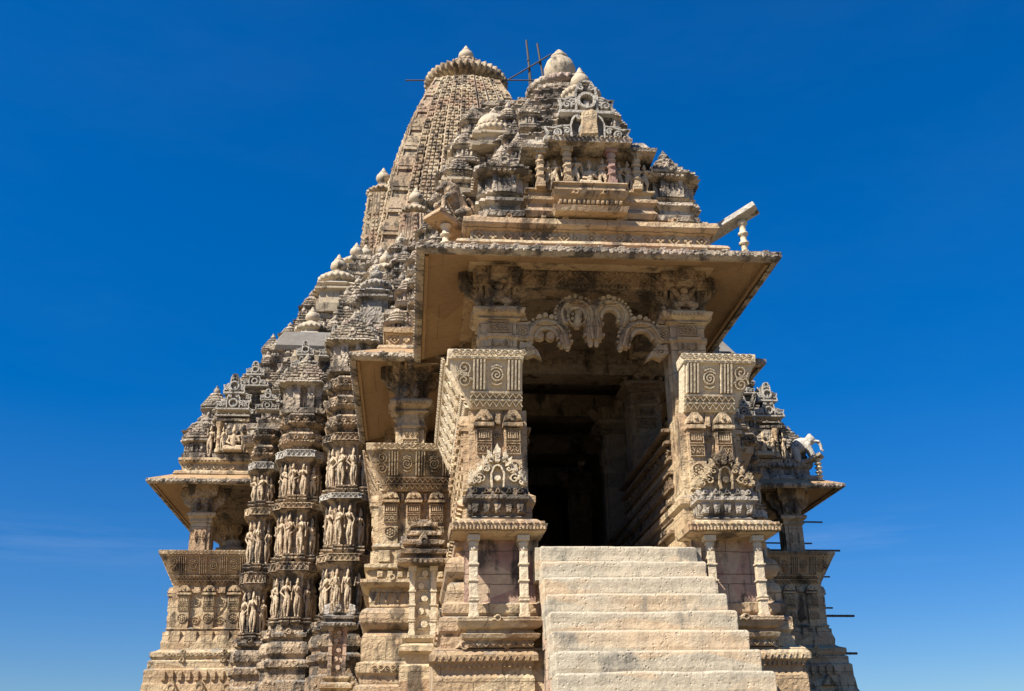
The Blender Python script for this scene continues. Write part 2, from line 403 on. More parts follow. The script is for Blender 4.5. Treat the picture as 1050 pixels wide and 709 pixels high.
def pediment(mb, back, F, w, h, tiers=2):
    """Lace gable of interlaced horseshoe arches and curls; back gets the recessed ground."""
    v = 0.0
    for t in range(tiers):
        W = w * (1 - .36 * t); H = h / tiers * (1.15 if t == tiers - 1 else 1.0); r = H * .3; wd = H * .075
        back.fprism(F, [(-W / 2, v), (W / 2, v), (W * .42, v + H * .35), (W * .2, v + H * .55), (W * .14, v + H * .95), (-W * .14, v + H * .95), (-W * .2, v + H * .55), (-W * .42, v + H * .35)], -.35, 0)
        mb.fbox(F, -W * .52, W * .52, v - .02, v + H * .08, -.02, .1, .01)
        for s in (-1, 1):
            mb.fribbon(F, [(s * W * .5, v + H * .08), (s * W * .46, v + H * .22), (s * W * .5, v + H * .42), (s * W * .4, v + H * .4), (s * W * .3, v + H * .48), (s * W * .2, v + H * .5), (s * W * .19, v + H * .1)], wd, 0, .08)
            spiral(mb, F, s * W * .36, v + H * .25, H * .13, 1.6, 0, .08, wd * .8, s)
            spiral(mb, F, s * W * .25, v + H * .32, H * .11, 1.4, 0, .08, wd * .8, -s)
            mb.fribbon(F, [(s * W * .2, v + H * .5), (s * W * .17, v + H * .75), (s * W * .1, v + H * .97), (0, v + H * 1.0)], wd, 0, .08)
            spiral(mb, F, s * W * .09, v + H * .8, H * .1, 1.3, 0, .08, wd * .8, s)
        ring(mb, F, 0, v + H * .38, r * .72, wd * 1.3, 0, .11)
        mb.fbox(F, -r * .3, r * .3, v + H * .06, v + H * .42, -.02, .05, .02)
        v += H * .95

# ----------------------------------------------------------------- finials, spirelets
def finial_profile(r):
    """Pot finial: neck, sphere, lip, bud."""
    return [(r * .55, 0), (r * .5, r * .12), (r * .75, r * .25), (r * .98, r * .6), (r, r * .85), (r * .92, r * 1.2), (r * .66, r * 1.52), (r * .5, r * 1.6),
            (r * .58, r * 1.68), (r * .55, r * 1.78), (r * .36, r * 1.9), (r * .3, r * 2.1), (r * .16, r * 2.4), (0, r * 2.6)]
def amalaka_profile(r, h):  # cushion ring
    return [(r * .7, 0), (r * .86, h * .08), (r * .97, h * .25), (r, h * .5), (r * .97, h * .72), (r * .86, h * .9), (r * .6, h)]
def bell(mb, c, r, ribs=22, dome=False):
    """Ribbed disc under a smooth dome and a pot finial."""
    x, y, z = c
    mb.lathe([(r * .75, -r * .4), (r * .8, 0), (r * .8, .02)], c, 16)
    mb.lathe(amalaka_profile(r * 1.0, r * .42), (x, y, z), ribs=ribs, amp=.11)
    if dome:
        for i in range(26): a = 2 * PI * i / 26; mb.ball((x + r * .86 * math.cos(a), y + r * .86 * math.sin(a), z + r * .46), r * .07, seg=6)
        mb.lathe([(r * .8, 0), (r * .84, r * .14), (r * .8, r * .34), (r * .66, r * .56), (r * .42, r * .74), (r * .22, r * .8), (r * .16, r * .84), (r * .22, r * .92), (r * .2, r * 1.0), (r * .1, r * 1.12), (0, r * 1.3)], (x, y, z + r * .42), 22); return
    mb.lathe([(r * .72, 0), (r * .66, r * .12), (r * .5, r * .2), (r * .3, r * .24), (r * .3, r * .34)], (x, y, z + r * .42), 16)
    mb.lathe(finial_profile(r * .42), (x, y, z + r * .7), 16)
def spirelet(ribs=14):
    """Unit miniature shrine (1 wide, about 1.7 high) standing on z = 0."""
    m = MB()
    P = plan(0, 0, .4, .4, [(.66, .05)])
    m.stack(P, [(0, .06), (.06, .08), (.09, .02), (.14, .07), (.2, .0), (.22, -.03), (.52, -.03), (.54, .05), (.58, .1), (.62, .03), (.66, .0)])
    for F, L in edges(P, True):
        if L > .4:
            m.fbox(F, .06, .13, .22, .52, -.05, .02); m.fbox(F, L - .13, L - .06, .22, .52, -.05, .02)
            m.fdisc(F, L / 2, .46, .06, -.05, .03, 8); m.fbox(F, L / 2 - .07, L / 2 + .07, .24, .42, -.05, .01, .02)
            kudu(m, F, L / 2, .66, L * .8, .32, -.1, .06)
    z = .66
    for o in (.06, .0, -.07, -.14):
        m.stack(P, [(z, o - .03), (z + .02, o + .03), (z + .07, o + .03), (z + .12, o - .06)]); z += .12
    m.lathe(amalaka_profile(.27, .13), (0, 0, z), ribs=ribs, amp=.1)
    m.lathe(finial_profile(.14), (0, 0, z + .12), 12)
    return m
def kiosk():
    """Unit miniature kiosk under a ribbed bell dome."""
    m = MB(); P = plan(0, 0, .4, .4, [(.66, .05)])
    m.stack(P, [(0, .06), (.08, .1), (.11, .0), (.16, .06), (.2, .0), (.24, -.06), (.5, -.06), (.52, .1), (.57, .14), (.6, .02)])
    for F, L in edges(P, True):
        if L > .4:
            for u in (.08, L - .08): m.fbox(F, u - .05, u + .05, .2, .52, -.1, .02)
            m.fdisc(F, L / 2, .43, .06, -.1, .03, 8); m.fprism(F, [(L / 2 - .1, .24), (L / 2 + .1, .24), (L / 2 + .05, .4), (L / 2 - .05, .4)], -.1, .02)
    m.lathe([(.46, .6), (.5, .63), (.5, .68), (.42, .70), (.43, .74), (.47, .76), (.47, .8), (.37, .83), (.38, .86), (.41, .88), (.4, .92), (.28, .96), (.24, .98)], (0, 0, 0), 20, sharp=True)
    m.lathe(amalaka_profile(.33, .15), (0, 0, .97), ribs=16, amp=.13)
    m.lathe([(.24, 1.12), (.2, 1.2), (.12, 1.26)], (0, 0, 0), 14); m.lathe(finial_profile(.14), (0, 0, 1.24), 12)
    return m
def blocks_pile(seed):
    """Unit stack of projecting ledges, the broken edge of the roof."""
    R = random.Random(seed); m = MB(); z = 0; w = .5
    while z < 1.0:
        h = R.uniform(.1, .2); x, y = R.uniform(-.05, .05), R.uniform(-.05, .05)
        m.stack(rect(x - w, x + w, y - w, y + w), [(z, -.04), (z + h * .3, .02), (z + h * .6, .02), (z + h * .65, -.1), (z + h, -.1)])
        for F, L in edges(rect(x - w, x + w, y - w, y + w), True): dentils(m, F, 0, L, z + h * .66, z + h * .95, -.1, -.02, .16)
        z += h; w *= R.uniform(.82, .96)
    m.lathe(finial_profile(.16), (0, 0, z - .02), 12)
    return m
def edge_stack(mb, poly, z, h, fringe=True, pitch=.22):
    """One cornice tier: lip, recess and a fringe of little blocks."""
    mb.stack(poly, [(z, 0), (z + h * .1, .08), (z + h * .28, .13), (z + h * .36, .12), (z + h * .42, -.08), (z + h * .7, -.08), (z + h * .75, .02), (z + h, .02)], split=.6)
    for F, L in edges(poly):
        if fringe and L > .15:
            dentils(mb, F, 0, L, z + h * .28, z + h * .42, .0, .16, pitch, .55)
            dentils(mb, F, 0, L, z + h * .44, z + h * .70, -.1, .0, pitch * 1.4, .5)

# ----------------------------------------------------------------- carved figures
def finish(mb, voxel, mat, name):
    """Fuses the limbs into one continuous skin."""
    me = mb.mesh(name, mat); o = bpy.data.objects.new(name, me); COL.objects.link(o)
    r = o.modifiers.new('skin', 'REMESH'); r.mode = 'VOXEL'; r.voxel_size = voxel; r.use_smooth_shade = True
    q = o.modifiers.new('smooth', 'SMOOTH'); q.factor = .4; q.iterations = 1
    dg = bpy.context.evaluated_depsgraph_get(); dg.update()
    out = bpy.data.meshes.new_from_object(o.evaluated_get(dg)); out.name = name
    bpy.data.objects.remove(o); bpy.data.meshes.remove(me)
    return out
def figure(seed):
    """Swaying crowned temple figure about 1 high, facing -y, standing on z = 0."""
    R = random.Random(seed); m = MB(); s = R.choice((-1, 1)); V = Vector
    hip = V((s * .045, 0, .47)); chest = V((-s * .03, -.01, .70)); neck = V((-s * .02, 0, .785)); head = V((s * .015, -.015, .855))
    m.limb(hip, chest.lerp(hip, .45), .085, .06); m.limb(chest.lerp(hip, .4), chest, .06, .088)
    m.limb(chest, neck, .07, .034); m.ball(head, .056, .06, .068)
    m.limb(head + V((0, .0, .04)), head + V((-s * .01, .01, .12 + .03 * R.random())), .052, .022)
    m.ball(head + V((s * .05, .015, -.005)), .022); m.ball(head + V((-s * .05, .015, -.005)), .022)
    m.ball(head + V((0, -.055, -.005)), .014)
    fem = R.random() < .6
    if fem:
        for q in (-1, 1): m.ball(chest + V((q * .043, -.07, -.005)), .042)
    for q in (-1, 1):
        h = hip + V((q * .05, 0, -.01)); bent = (q != s)
        knee = V((hip.x + q * (.065 if not bent else .10), -.05 if bent else -.02, .26)); foot = V((hip.x * .4 + q * (.05 if not bent else .03), .0, .035))
        m.limb(h, knee, .072, .046); m.limb(knee, foot, .046, .028); m.limb(foot, foot + V((q * .02, -.07, -.012)), .028, .02)
        sh = chest + V((q * .095, 0, .045)); mode = R.choice(('hip', 'up', 'down', 'fold'))
        if mode == 'hip': el, ha = sh + V((q * .10, .01, -.13)), hip + V((q * .085, -.05, .02))
        elif mode == 'up': el, ha = sh + V((q * .09, -.02, -.08)), sh + V((q * .08, -.06, .10))
        elif mode == 'down': el, ha = sh + V((q * .05, .01, -.16)), sh + V((q * .05, -.03, -.31))
        else: el, ha = sh + V((q * .06, 0, -.15)), chest + V((q * .02, -.10, -.05))
        m.limb(sh, el, .036, .028, 8); m.limb(el, ha, .028, .02, 8); m.ball(ha, .03, .026, .034, 8)
        m.ball(el, .034, seg=8)
    m.limb(hip + V((-.07, -.03, .03)), hip + V((.07, -.03, .03)), .035, .035, 8)
    m.limb(hip + V((0, -.07, .0)), V((0, -.06, .22)), .022, .012, 8)
    return finish(m, .0125, S['statue'], 'statue')
def seated(seed):
    m = MB(); V = Vector
    m.limb((0, 0, .2), (0, 0, .45), .13, .13); m.limb((0, 0, .5), (0, 0, .62), .06, .045); m.ball((0, -.02, .7), .085, .09, .1); m.limb((0, 0, .78), (0, .01, .9), .07, .03)
    for q in (-1, 1):
        m.limb((q * .1, 0, .12), (q * .3, -.16, .11), .09, .07); m.limb((q * .3, -.16, .1), (-q * .04, -.22, .08), .06, .045)
        m.limb((q * .15, 0, .5), (q * .25, -.05, .3), .05, .042); m.limb((q * .25, -.05, .3), (q * .1, -.2, .22 + .1 * (q > 0)), .04, .03)
        m.limb((q * .13, .02, .5), (q * .3, .02, .55), .04, .032); m.limb((q * .3, .02, .55), (q * .32, -.02, .72), .032, .03)
    m.box(-.36, .36, -.3, .14, 0, .06)
    return finish(m, .02, S['statue'], 'statue')
def elephant():
    """Elephant facing +x about 1 long, standing on z = 0."""
    m = MB()
    m.ball((-.05, 0, .5), .38, .23, .26, 16); m.limb((-.2, 0, .5), (.1, 0, .52), .2, .2, 14); m.ball((.32, 0, .58), .17, .15, .18, 14)
    m.tube([(.42, 0, .58), (.55, 0, .45), (.58, 0, .28), (.55, 0, .14), (.6, 0, .08)], [.09, .07, .055, .045, .04], 8)
    for q in (-1, 1):
        m.ball((.26, q * .15, .56), .11, .035, .15, 10); m.limb((.44, q * .07, .48), (.56, q * .09, .42), .028, .012, 6)
        m.limb((.16, q * .11, .42), (.2, q * .11, .05), .125, .105); m.limb((-.26, q * .11, .44), (-.28, q * .11, .05), .14, .11)
    m.tube([(-.38, 0, .56), (-.44, 0, .4), (-.42, 0, .25)], [.03, .022, .02], 6)
    m.ball((.36, 0, .74), .08, .1, .06, 8)
    return finish(m, .022, S['filigree'], 'elephant_statue')
def lion():
    """Rearing lion bent over a crouching figure, facing -x, about 1 high."""
    m = MB()
    m.limb((.22, 0, .25), (-.1, 0, .72), .19, .2, 14); m.ball((-.2, 0, .86), .17, .15, .16, 12); m.limb((-.25, 0, .83), (-.4, 0, .76), .1, .07)
    m.ball((-.08, 0, .8), .2, .19, .2, 12)
    for q in (-1, 1):
        m.ball((-.12, q * .1, 1.02), .045, .03, .06, 8)
        m.limb((-.1, q * .14, .66), (-.32, q * .15, .5), .085, .06); m.limb((-.32, q * .15, .5), (-.34, q * .15, .24), .06, .045); m.ball((-.37, q * .15, .22), .07, .055, .045)
        m.limb((.22, q * .13, .28), (.0, q * .17, .2), .14, .09); m.limb((.0, q * .17, .2), (.12, q * .17, .05), .085, .06); m.ball((.05, q * .17, .04), .09, .06, .045)
    m.tube([(.36, 0, .2), (.46, 0, .35), (.42, 0, .6), (.3, 0, .72)], [.045, .04, .04, .05], 8)
    m.limb((-.42, 0, .04), (-.3, 0, .26), .09, .1); m.ball((-.42, 0, .36), .08)
    return finish(m, .024, S['filigree'], 'lion_statue')
make_stones()
# ----------------------------------------------------------------- ground
g = MB(); g.add([(-3000, -3000, 0), (3000, -3000, 0), (3000, 3000, 0), (-3000, 3000, 0)], [(0, 1, 2, 3)])
structure('ground', g, S['ground'])

# ----------------------------------------------------------------- staircase
ZF = 4.665                                   # porch floor
st = thing('staircase', 'broad flight of worn pale stone steps climbing to the dark temple doorway', 'staircase', (0, 12.5, 0))
NST = 17
for k in range(NST):
    y, z, w = 15.04 - .35 * k, ZF - .277 * k, 1.125 + .02 * k
    m = MB(); P = [(-w + .012 * random.uniform(-1, 1), y + .008 * random.uniform(-1, 1)), (w, y + .01 * random.uniform(-1, 1)), (w, y + .62), (-w, y + .62)]
    z0 = max(z - .275, .0)
    m.stack(P, [(z0, -.004), (z0 + .07, 0.004), (z - .14, .0), (z - .07, .004), (z - .018, .002), (z, -.018)], split=.09)
    part('step', m.worn(.016, 1.7), S['step'], st, bevel=.012)
for s in (-1, 1):
    m = MB(); pts = []
    for k in range(NST): pts += [(15.06 - .35 * k, ZF - .04 - .277 * k), (15.06 - .35 * k, ZF - .277 * (k + 1))]
    w = 1.12
    prof = [(15.7, ZF - .04)] + pts[:-1] + [(9.6, 0.0), (15.7, 0.0)]
    for k in range(NST):                     # coursed masonry under each step's end
        y, z = 15.06 - .35 * k, ZF - .277 * (k + 1); wk = 1.09 + .02 * k; zz = 0.0
        yb = y + .35 if k else 15.7
        for c in range(60):
            hh = .2 + .09 * ((c * 7 + k * 3) % 4) / 3; zt = min(z + .02, zz + hh)
            j = .02 * (((c * 13 + k * 5) % 7) / 6)
            if zt - zz > .03: m.box(*sorted((s * .9, s * (wk + j))), y, yb - .008, zz, zt - .01)
            zz = zt
            if zz >= z + .019: break
    part('side_wall', m.worn(.012), S['pink'], st)

# ----------------------------------------------------------------- niche shrine (miniature shrine with two columns)
def niche_column(m, x, y, z0, z1, w):
    H = z1 - z0
    m.box(x - w * .62, x + w * .62, y - w * .62, y + w * .62, z0, z0 + H * .06)
    m.box(x - w * .5, x + w * .5, y - w * .5, y + w * .5, z0 + H * .06, z0 + H * .80)
    for t, e in ((.20, .64), (.235, .6), (.43, .66), (.63, .66)):
        m.box(x - w * e, x + w * e, y - w * e, y + w * e, z0 + H * t, z0 + H * (t + .022))
    m.lathe([(w * .5, 0), (w * .62, H * .03), (w * .5, H * .06), (w * .66, H * .1), (w * .5, H * .13)], (x, y, z0 + H * .80), 12)
    m.box(x - w * .75, x + w * .75, y - w * .75, y + w * .75, z0 + H * .93, z1)
def lotus_crown(pm, bm, x, y, z, w, h):
    """Flared lotus base (pm) under a flame-like lace crest (bm)."""
    P = rect(x - w / 2, x + w / 2, y - .16, y + .3)
    pm.stack(grow(P, -.12), [(z, .05), (z + .04, .08), (z + .07, .02), (z + .09, .0), (z + .28, .12), (z + .30, .15), (z + .36, .14), (z + .38, .08), (z + .47, .08)], split=0)
    for F, L in edges(grow(P, -.02)):
        n = max(2, round(L / .16))
        for i in range(n):
            c = (i + .5) * L / n; pm.fprism(F, [(c - .03, z + .1), (c + .03, z + .1), (c + L / n * .42, z + .28), (c - L / n * .42, z + .28)], -.12, .015, .85)
        dentils(pm, F, .02, L - .02, z + .31, z + .36, .0, .045, .06); 
        for i in range(n): kudu(pm, F, (i + .5) * L / n, z + .37, L / n * .8, .13, -.1, .03)
    F = front(x, y - .13, z + .47)
    W = w * .96; wd = .03; R_ = random.Random(int(x * 100) + 3)
    bm.fprism(F, [(-W * .46, 0), (W * .46, 0), (W * .36, h * .2), (W * .2, h * .4), (W * .1, h * .7), (-W * .1, h * .7), (-W * .2, h * .4), (-W * .36, h * .2)], -.2, -.04)
    for s in (-1, 1):
        for u, v, r, f in ((.42, .14, .09, 1), (.3, .2, .1, -1), (.2, .42, .085, 1), (.12, .62, .07, -1), (.3, .36, .06, 1), (.46, .3, .05, -1)):
            spiral(bm, F, s * W * u, h * v, h * r * 1.1, 1.4, -.03, .05, wd * .8, s * f)
        for j, (v, u, t) in enumerate(((.04, .47, .26), (.16, .40, .26), (.30, .31, .27), (.46, .22, .25), (.60, .13, .25))):   # flame leaves, each a little different
            q = R_.uniform(.85, 1.15); b0, bu = h * v, s * W * u
            P = [(bu - s * W * .07, b0), (bu + s * W * .045, b0 + h * .02), (bu + s * W * .075 * q, b0 + h * t * .45), (bu + s * W * .03 * q, b0 + h * t * .62), (bu + s * W * .05, b0 + h * t * q), (bu - s * W * .035, b0 + h * t * .7), (bu - s * W * .05, b0 + h * t * .35)]
            bm.fprism(F, P if s > 0 else P[::-1], -.05, .055, .86)
            bm.fdisc(F, bu, b0 + h * t * .28, .022, .04, .085, 7)
            if j % 2 == 0 and R_.random() < .8: spiral(bm, F, bu - s * W * .12, b0 + h * .1, h * .075, 1.4, -.03, .075, wd * .7, -s)
        bm.fribbon(F, [(s * W * .1, 0), (s * W * .12, h * .3), (s * W * .06, h * .46), (0, h * .5)], wd, -.03, .07)
    bm.fprism(F, [(-.05, h * .7), (.05, h * .7), (.06, h * .84), (.025, h * .9), (.0, h), (-.03, h * .9), (-.055, h * .82)], -.05, .07, .85)
    bm.fdisc(F, 0, h * .62, .05, -.03, .07, 8); bm.fdisc(F, 0, h * .2, .06, -.03, .07, 8)
def niche_shrine(s, label):
    t = thing('niche_shrine', label, 'niche shrine', (s * 1.7, 15.3, 0), 'niche shrines flanking the steps')
    fl = (lambda m: m) if s < 0 else (lambda m: m.mirror())
    m = MB()                                             # plinth
    m.stack(rect(-2.62, -1.24, 15.22, 15.7), [(0, .0), (2.9, 0), (2.95, -.03), (3.02, -.03), (3.1, .02), (3.12, .06), (3.2, .06), (3.28, .0), (3.3, -.1), (3.45, -.1)], split=.2)
    F = front(-2.62, 15.22, 0)
    dentils(m, F, .02, 1.36, 3.03, 3.09, -.03, .02, .07); zigzag(m, F, .0, 1.38, 3.12, 3.19, .05, .075, .09)
    for u in (.42, 1.0): kudu(m, F, u, 3.29, .26, .13, -.06, .02)
    part('plinth', fl(m).worn(.012), S['buff'], t)
    m = MB(); m.stack(rect(-2.2, -1.2, 15.14, 15.6), [(3.3, -.04), (3.38, -.04), (3.42, .03), (3.47, .05), (3.49, -.02), (3.53, -.04), (3.56, .05), (3.64, .1), (3.69, .1), (3.7, .0)], split=.12)
    F = front(-2.2, 15.14, 0); diamonds(m, F, .03, .97, 3.3, 3.38, -.04, -.01, .1); kudu(m, F, .45, 3.64, .2, .1, .03, .13)
    part('sill', fl(m).worn(.008), S['buff'], t)
    for x in (-2.07, -1.36):
        m = MB(); niche_column(m, x, 15.2, 3.69, 4.85, .115); part('column', fl(m).worn(.004), S['pale'], t, bevel=.006)
    m = MB(); m.box(-2.19, -1.17, 15.46, 15.6, 3.68, 4.34); m.box(-2.19, -1.17, 15.455, 15.6, 4.35, 4.9)
    part('back_panel', fl(m).worn(.006), S['pink'], t)
    m = MB(); m.stack(rect(-2.3, -1.14, 15.14, 15.7), [(4.84, -.06), (4.87, .04), (4.9, .1), (4.99, .12), (5.0, .09), (5.08, -.02), (5.1, -.1)], split=.2)
    F = front(-2.3, 15.02, 0); dentils(m, F, -.1, 1.26, 4.985, 5.03, -.05, .02, .1, .7); dentils(m, F, -.1, 1.26, 4.9, 4.96, -.02, .015, .05, .5)
    part('canopy_slab', fl(m).worn(.006), S['buff'], t)
    pm, bm = MB(), MB(); lotus_crown(pm, bm, -1.71, 15.42, 5.1, .86, .68)
    mt = S['carved'] if s < 0 else S['grey']
    part('lotus_base', fl(pm).worn(.005), mt, t); part('crest', fl(bm).worn(.008, 6), S['pale'] if s < 0 else S['buff'], t)
niche_shrine(-1, 'pale two-columned niche shrine at the left of the steps, with a sunlit pot crest')
niche_shrine(1, 'two-columned niche shrine at the right of the steps, with a dark grey lotus base')

# ----------------------------------------------------------------- entrance porch
porch = thing('entrance_porch', 'entrance porch at the head of the steps, with wide eave and lace-gabled tiered roof', 'temple porch', (0, 17.5, 0))
fs = (lambda m: m, lambda m: m.mirror())
def roll(z0, z1, o, b): return [(z0 + (z1 - z0) * (1 - math.cos(PI * i / 8)) / 2, o + b * math.sin(PI * i / 8)) for i in range(9)]
KUM = [(2.0, .42), (3.3, .42), (3.34, .3), (3.5, .3), (3.55, .34), (3.72, .34), (3.76, .26), (3.8, .3), (3.92, .3), (3.96, .24), (3.98, .24), (4.12, .25), (4.18, .235), (4.23, .2), (4.26, .14), (4.27, .08)] + roll(4.28, 4.62, .08, .18) + [(4.64, .06), (4.72, .06), (4.76, .12), (4.84, .13), (4.88, .05), (5.1, .05)]
for f in fs:
    m = MB(); m.stack(rect(-2.2, -1.22, 15.72, 20.3), KUM, split=.25)
    F = left(-2.2, 20.3, 0); vine(m, F, 0, 4.6, 3.8, 3.92, .3, .33, .25); kudus(m, F, 0, 4.6, 3.55, .3, .17, .28, .36, .7); dentils(m, F, 0, 4.6, 4.65, 4.71, .05, .1, .1)
    part('base_block', f(m).worn(.008), S['buff'], porch)
    m = MB(); m.stack(rect(-2.12, -1.19, 15.75, 20.25), [(5.1, .03), (5.4, .03), (5.45, .08), (5.55, .08), (5.6, .0), (5.68, -.02), (6.93, -.02)])
    pilaster_wall(m, front(-2.12, 15.77, 0), .02, .91, 5.68, 6.95, .27, .46, .08)
    pilaster_wall(m, left(-2.10, 20.25, 0), .05, 4.45, 5.68, 6.95, .27, .5, .08)
    for FF, L in ((left(-2.12, 20.25, 0), 4.5),): dentils(m, FF, 0, L, 5.12, 5.38, .02, .07, .2, .6); kudus(m, FF, 0, L, 5.42, .22, .14, .06, .14, .3)
    part('pilaster_wall', f(m).worn(.004), S['buff'], porch)
    m = MB()
    F = right(-1.19, 15.75, 0)
    for v, w in ((5.14, .09), (5.36, .05), (5.6, .08), (5.86, .04), (6.1, .06), (6.34, .04), (6.6, .09), (6.8, .12)): m.fbox(F, .62, 4.5, v, v + .07, -.05, w, .012)
    diamonds(m, F, .65, 4.45, 6.41, 6.58, -.02, .03, .3); dentils(m, F, .65, 4.45, 5.94, 6.08, -.02, .03, .2)
    part('inner_rail', f(m).worn(.004), S['shade_toned'], porch)  # rails coloured dark for the shade behind the jamb
    m = MB()                                             # seat-back parapet, leaning outward
    top = [(-2.42, 15.48), (-1.28, 15.48), (-1.28, 15.82), (-2.18, 15.82), (-2.18, 20.3), (-2.42, 20.3)]
    bot = [(-2.09, 15.72), (-1.28, 15.72), (-1.28, 16.06), (-1.87, 16.06), (-1.87, 20.3), (-2.09, 20.3)]
    m.loft(bot, 6.93, top, 7.66); m.stack(top, [(7.655, .0), (7.66, .02), (7.81, .03), (7.82, .02)])
    part('parapet', f(m).worn(.004), S['pale'], porch, bevel=.01)
    m = MB(); parapet_face(m, front(-2.09, 15.715, 6.93, .24 / .73), 0, .81, .89, 3, .33)
    F = left(-2.09, 20.3, 6.93, .33 / .73); parapet_face(m, F, 0, 4.55, .89, 15)
    part('parapet_carving', f(m), S['pale'], porch)
    for y0 in (16.5, 19.9):                              # pillars with capital and atlas bracket
        pl = MB(); x = -1.58; w = .29
        pl.stack(plan(x, y0, w, w, [(.6, .035)]), [(6.9, 0), (8.3, 0), (8.33, .03), (8.38, .03), (8.4, 0), (8.62, 0), (8.64, -.03)])
        F = front(x, y0 - w - .035, 0)
        for v in (7.9, 8.42): panel(pl, F, -.16, .16, v, v + .19, 0, 'vine'); 
        diamonds(pl, F, -.17, .17, 8.14, 8.3, 0, .05, .12); pl.fbox(F, -.2, .2, 8.33, 8.38, 0, .05); pl.fbox(F, -.2, .2, 8.09, 8.12, 0, .05)
        mt = 'buff' if y0 < 18 else 'shade_toned'; P = part('pillar', f(pl).worn(.004), S[mt], porch)  # rear pillars get the stone with shade in its colour
        c = MB(); c.stack(rect(x - .3, x + .3, y0 - .3, y0 + .3), [(8.62, -.02), (8.66, .06), (8.7, .02), (8.74, .1), (8.8, .13), (8.83, .13), (8.86, .05), (8.9, .02)], split=.1)
        for F, L in edges(rect(x - .3, x + .3, y0 - .3, y0 + .3)): dentils(c, F, 0, L, 8.745, 8.8, .1, .15, .07)
        part('capital', f(c).worn(.004), S[mt], P)
        b = MB(); b.stack(rect(x - .2, x + .2, y0 - .2, y0 + .2), [(8.88, 0), (9.32, .02), (9.34, .12), (9.4, .14), (9.45, .14), (9.48, .17), (9.66, .19)], split=.1)
        for F in (front(x, y0 - .2, 8.9), left(x - .2, y0, 8.9), right(x + .2, y0, 8.9)):
            # squat atlas carrying the beam
            cc = [F.p(0, .2, .06), F.p(0, .36, .1), F.p(-.13, .3, .06), F.p(.13, .3, .06)]
            b.ball(cc[0], .12, .12, .13); b.ball(cc[1], .075)
            for q in (-1, 1):
                b.limb(F.p(q * .07, .12, .1), F.p(q * .17, .08, .14), .07, .055); b.limb(F.p(q * .17, .08, .14), F.p(q * .12, .01, .1), .05, .04)
                b.limb(F.p(q * .1, .28, .07), F.p(q * .18, .4, .08), .05, .04)
            # curled bracket arm beyond it
            b.fprism(F, [(-.14, .42), (.14, .42), (.14, .62), (-.14, .62)], .0, .42, .9)
        for q in (-1, 1):
            F = front(x, y0 - .12, 8.95)
            pts = [(q * .2, .0), (q * .3, .05), (q * .36, .18), (q * .5, .25), (q * .56, .38), (q * .66, .44), (q * .66, .66), (q * .2, .66)]
            b.fprism(F, pts if q > 0 else pts[::-1], -.24, 0); spiral(b, F, q * .38, .34, .09, 1.5, 0, .04, .03, q); dentils(b, F, *sorted((q * .24, q * .62)), .5, .56, 0, .03, .06)
        part('atlas_bracket', f(b).worn(.004), S['carved' if y0 < 18 else 'shade_toned'], P)
# floor, lintels, ceiling
m = MB(); m.box(-1.2, 1.2, 15.1, 20.5, 4.2, ZF - .006); part('porch_floor', m, S['step'], porch)
lt = MB()
lt.box(-2.0, 2.0, 16.24, 16.8, 9.3, 9.68)
for s in (-1, 1): lt.box(*sorted((s * 1.3, s * 1.85)), 16.8, 19.6, 9.3, 9.68)
F = front(-1.3, 16.24, 0); zigzag(lt, F, .1, 2.5, 9.36, 9.5, 0, .03, .3, .03); dentils(lt, F, 0, 2.6, 9.55, 9.6, 0, .03, .09); dentils(lt, F, 0, 2.6, 9.3, 9.33, 0, .03, .07)
part('lintel', lt.worn(.005), S['carved'], porch)
lt = MB(); lt.box(-2.0, 2.0, 19.6, 20.2, 9.0, 9.68); dentils(lt, front(-2, 19.6, 0), .2, 3.8, 9.2, 9.3, -.02, .05, .2); part('lintel', lt.worn(.01), S['inner'], porch)  # rear lintel, darkened in colour as the shade behind the arch
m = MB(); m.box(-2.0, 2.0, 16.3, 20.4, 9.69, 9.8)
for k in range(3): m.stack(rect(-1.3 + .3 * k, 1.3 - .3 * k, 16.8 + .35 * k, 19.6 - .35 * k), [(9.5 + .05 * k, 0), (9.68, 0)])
part('ceiling', m, S['inner'], porch)  # ceiling shade is painted in by the dark stone
# eave: sloping slab, fringe on its edge
def eave(parent, poly_in, poly_out, z_in, z_out, th, lip=True, mat='soffit', knob=.34):
    m = MB()
    A = poly_in; B = poly_out; n = len(A)
    m.add([(x, y, z_in) for x, y in A] + [(x, y, z_out) for x, y in B] + [(x, y, z_out + th) for x, y in B] + [(x, y, z_in + th + .24) for x, y in A],
          [(i, (i + 1) % n, n + (i + 1) % n, n + i) for i in range(n)] + [(n + i, n + (i + 1) % n, 2 * n + (i + 1) % n, 2 * n + i) for i in range(n)]
          + [(2 * n + i, 2 * n + (i + 1) % n, 3 * n + (i + 1) % n, 3 * n + i) for i in range(n)])
    e = part('eave', m, S[mat], parent)
    fr = MB()
    fr.stack(B, [(z_out - .045, -.12), (z_out - .045, -.05), (z_out + .0, .012), (z_out + th * .9, .014), (z_out + th + .01, -.05), (z_out + th + .01, -.12)], split=.35, caps=False)
    for F, L in edges(B):
        dentils(fr, F, .02, L - .02, z_out + .005, z_out + th * .55, .0, .03, .14, .6)
        dentils(fr, F, .05, L - .05, z_out + th, z_out + th + .05, -.1, -.02, knob, .3)
    part('eave_edge', fr.worn(.004), S['roof'], e)
    sb = MB()                                            # ribs under the slab
    for F, L in edges(grow(B, -.16)): sb.fbox(F, .1, L - .1, z_out - .02, z_out + .05, -.03, .03)
    part('soffit_rib', sb, S[mat], e)
    return e
eave(porch, rect(-1.95, 1.95, 16.2, 20.4), rect(-2.95, 2.95, 15.16, 20.2), 9.66, 9.41, .1)
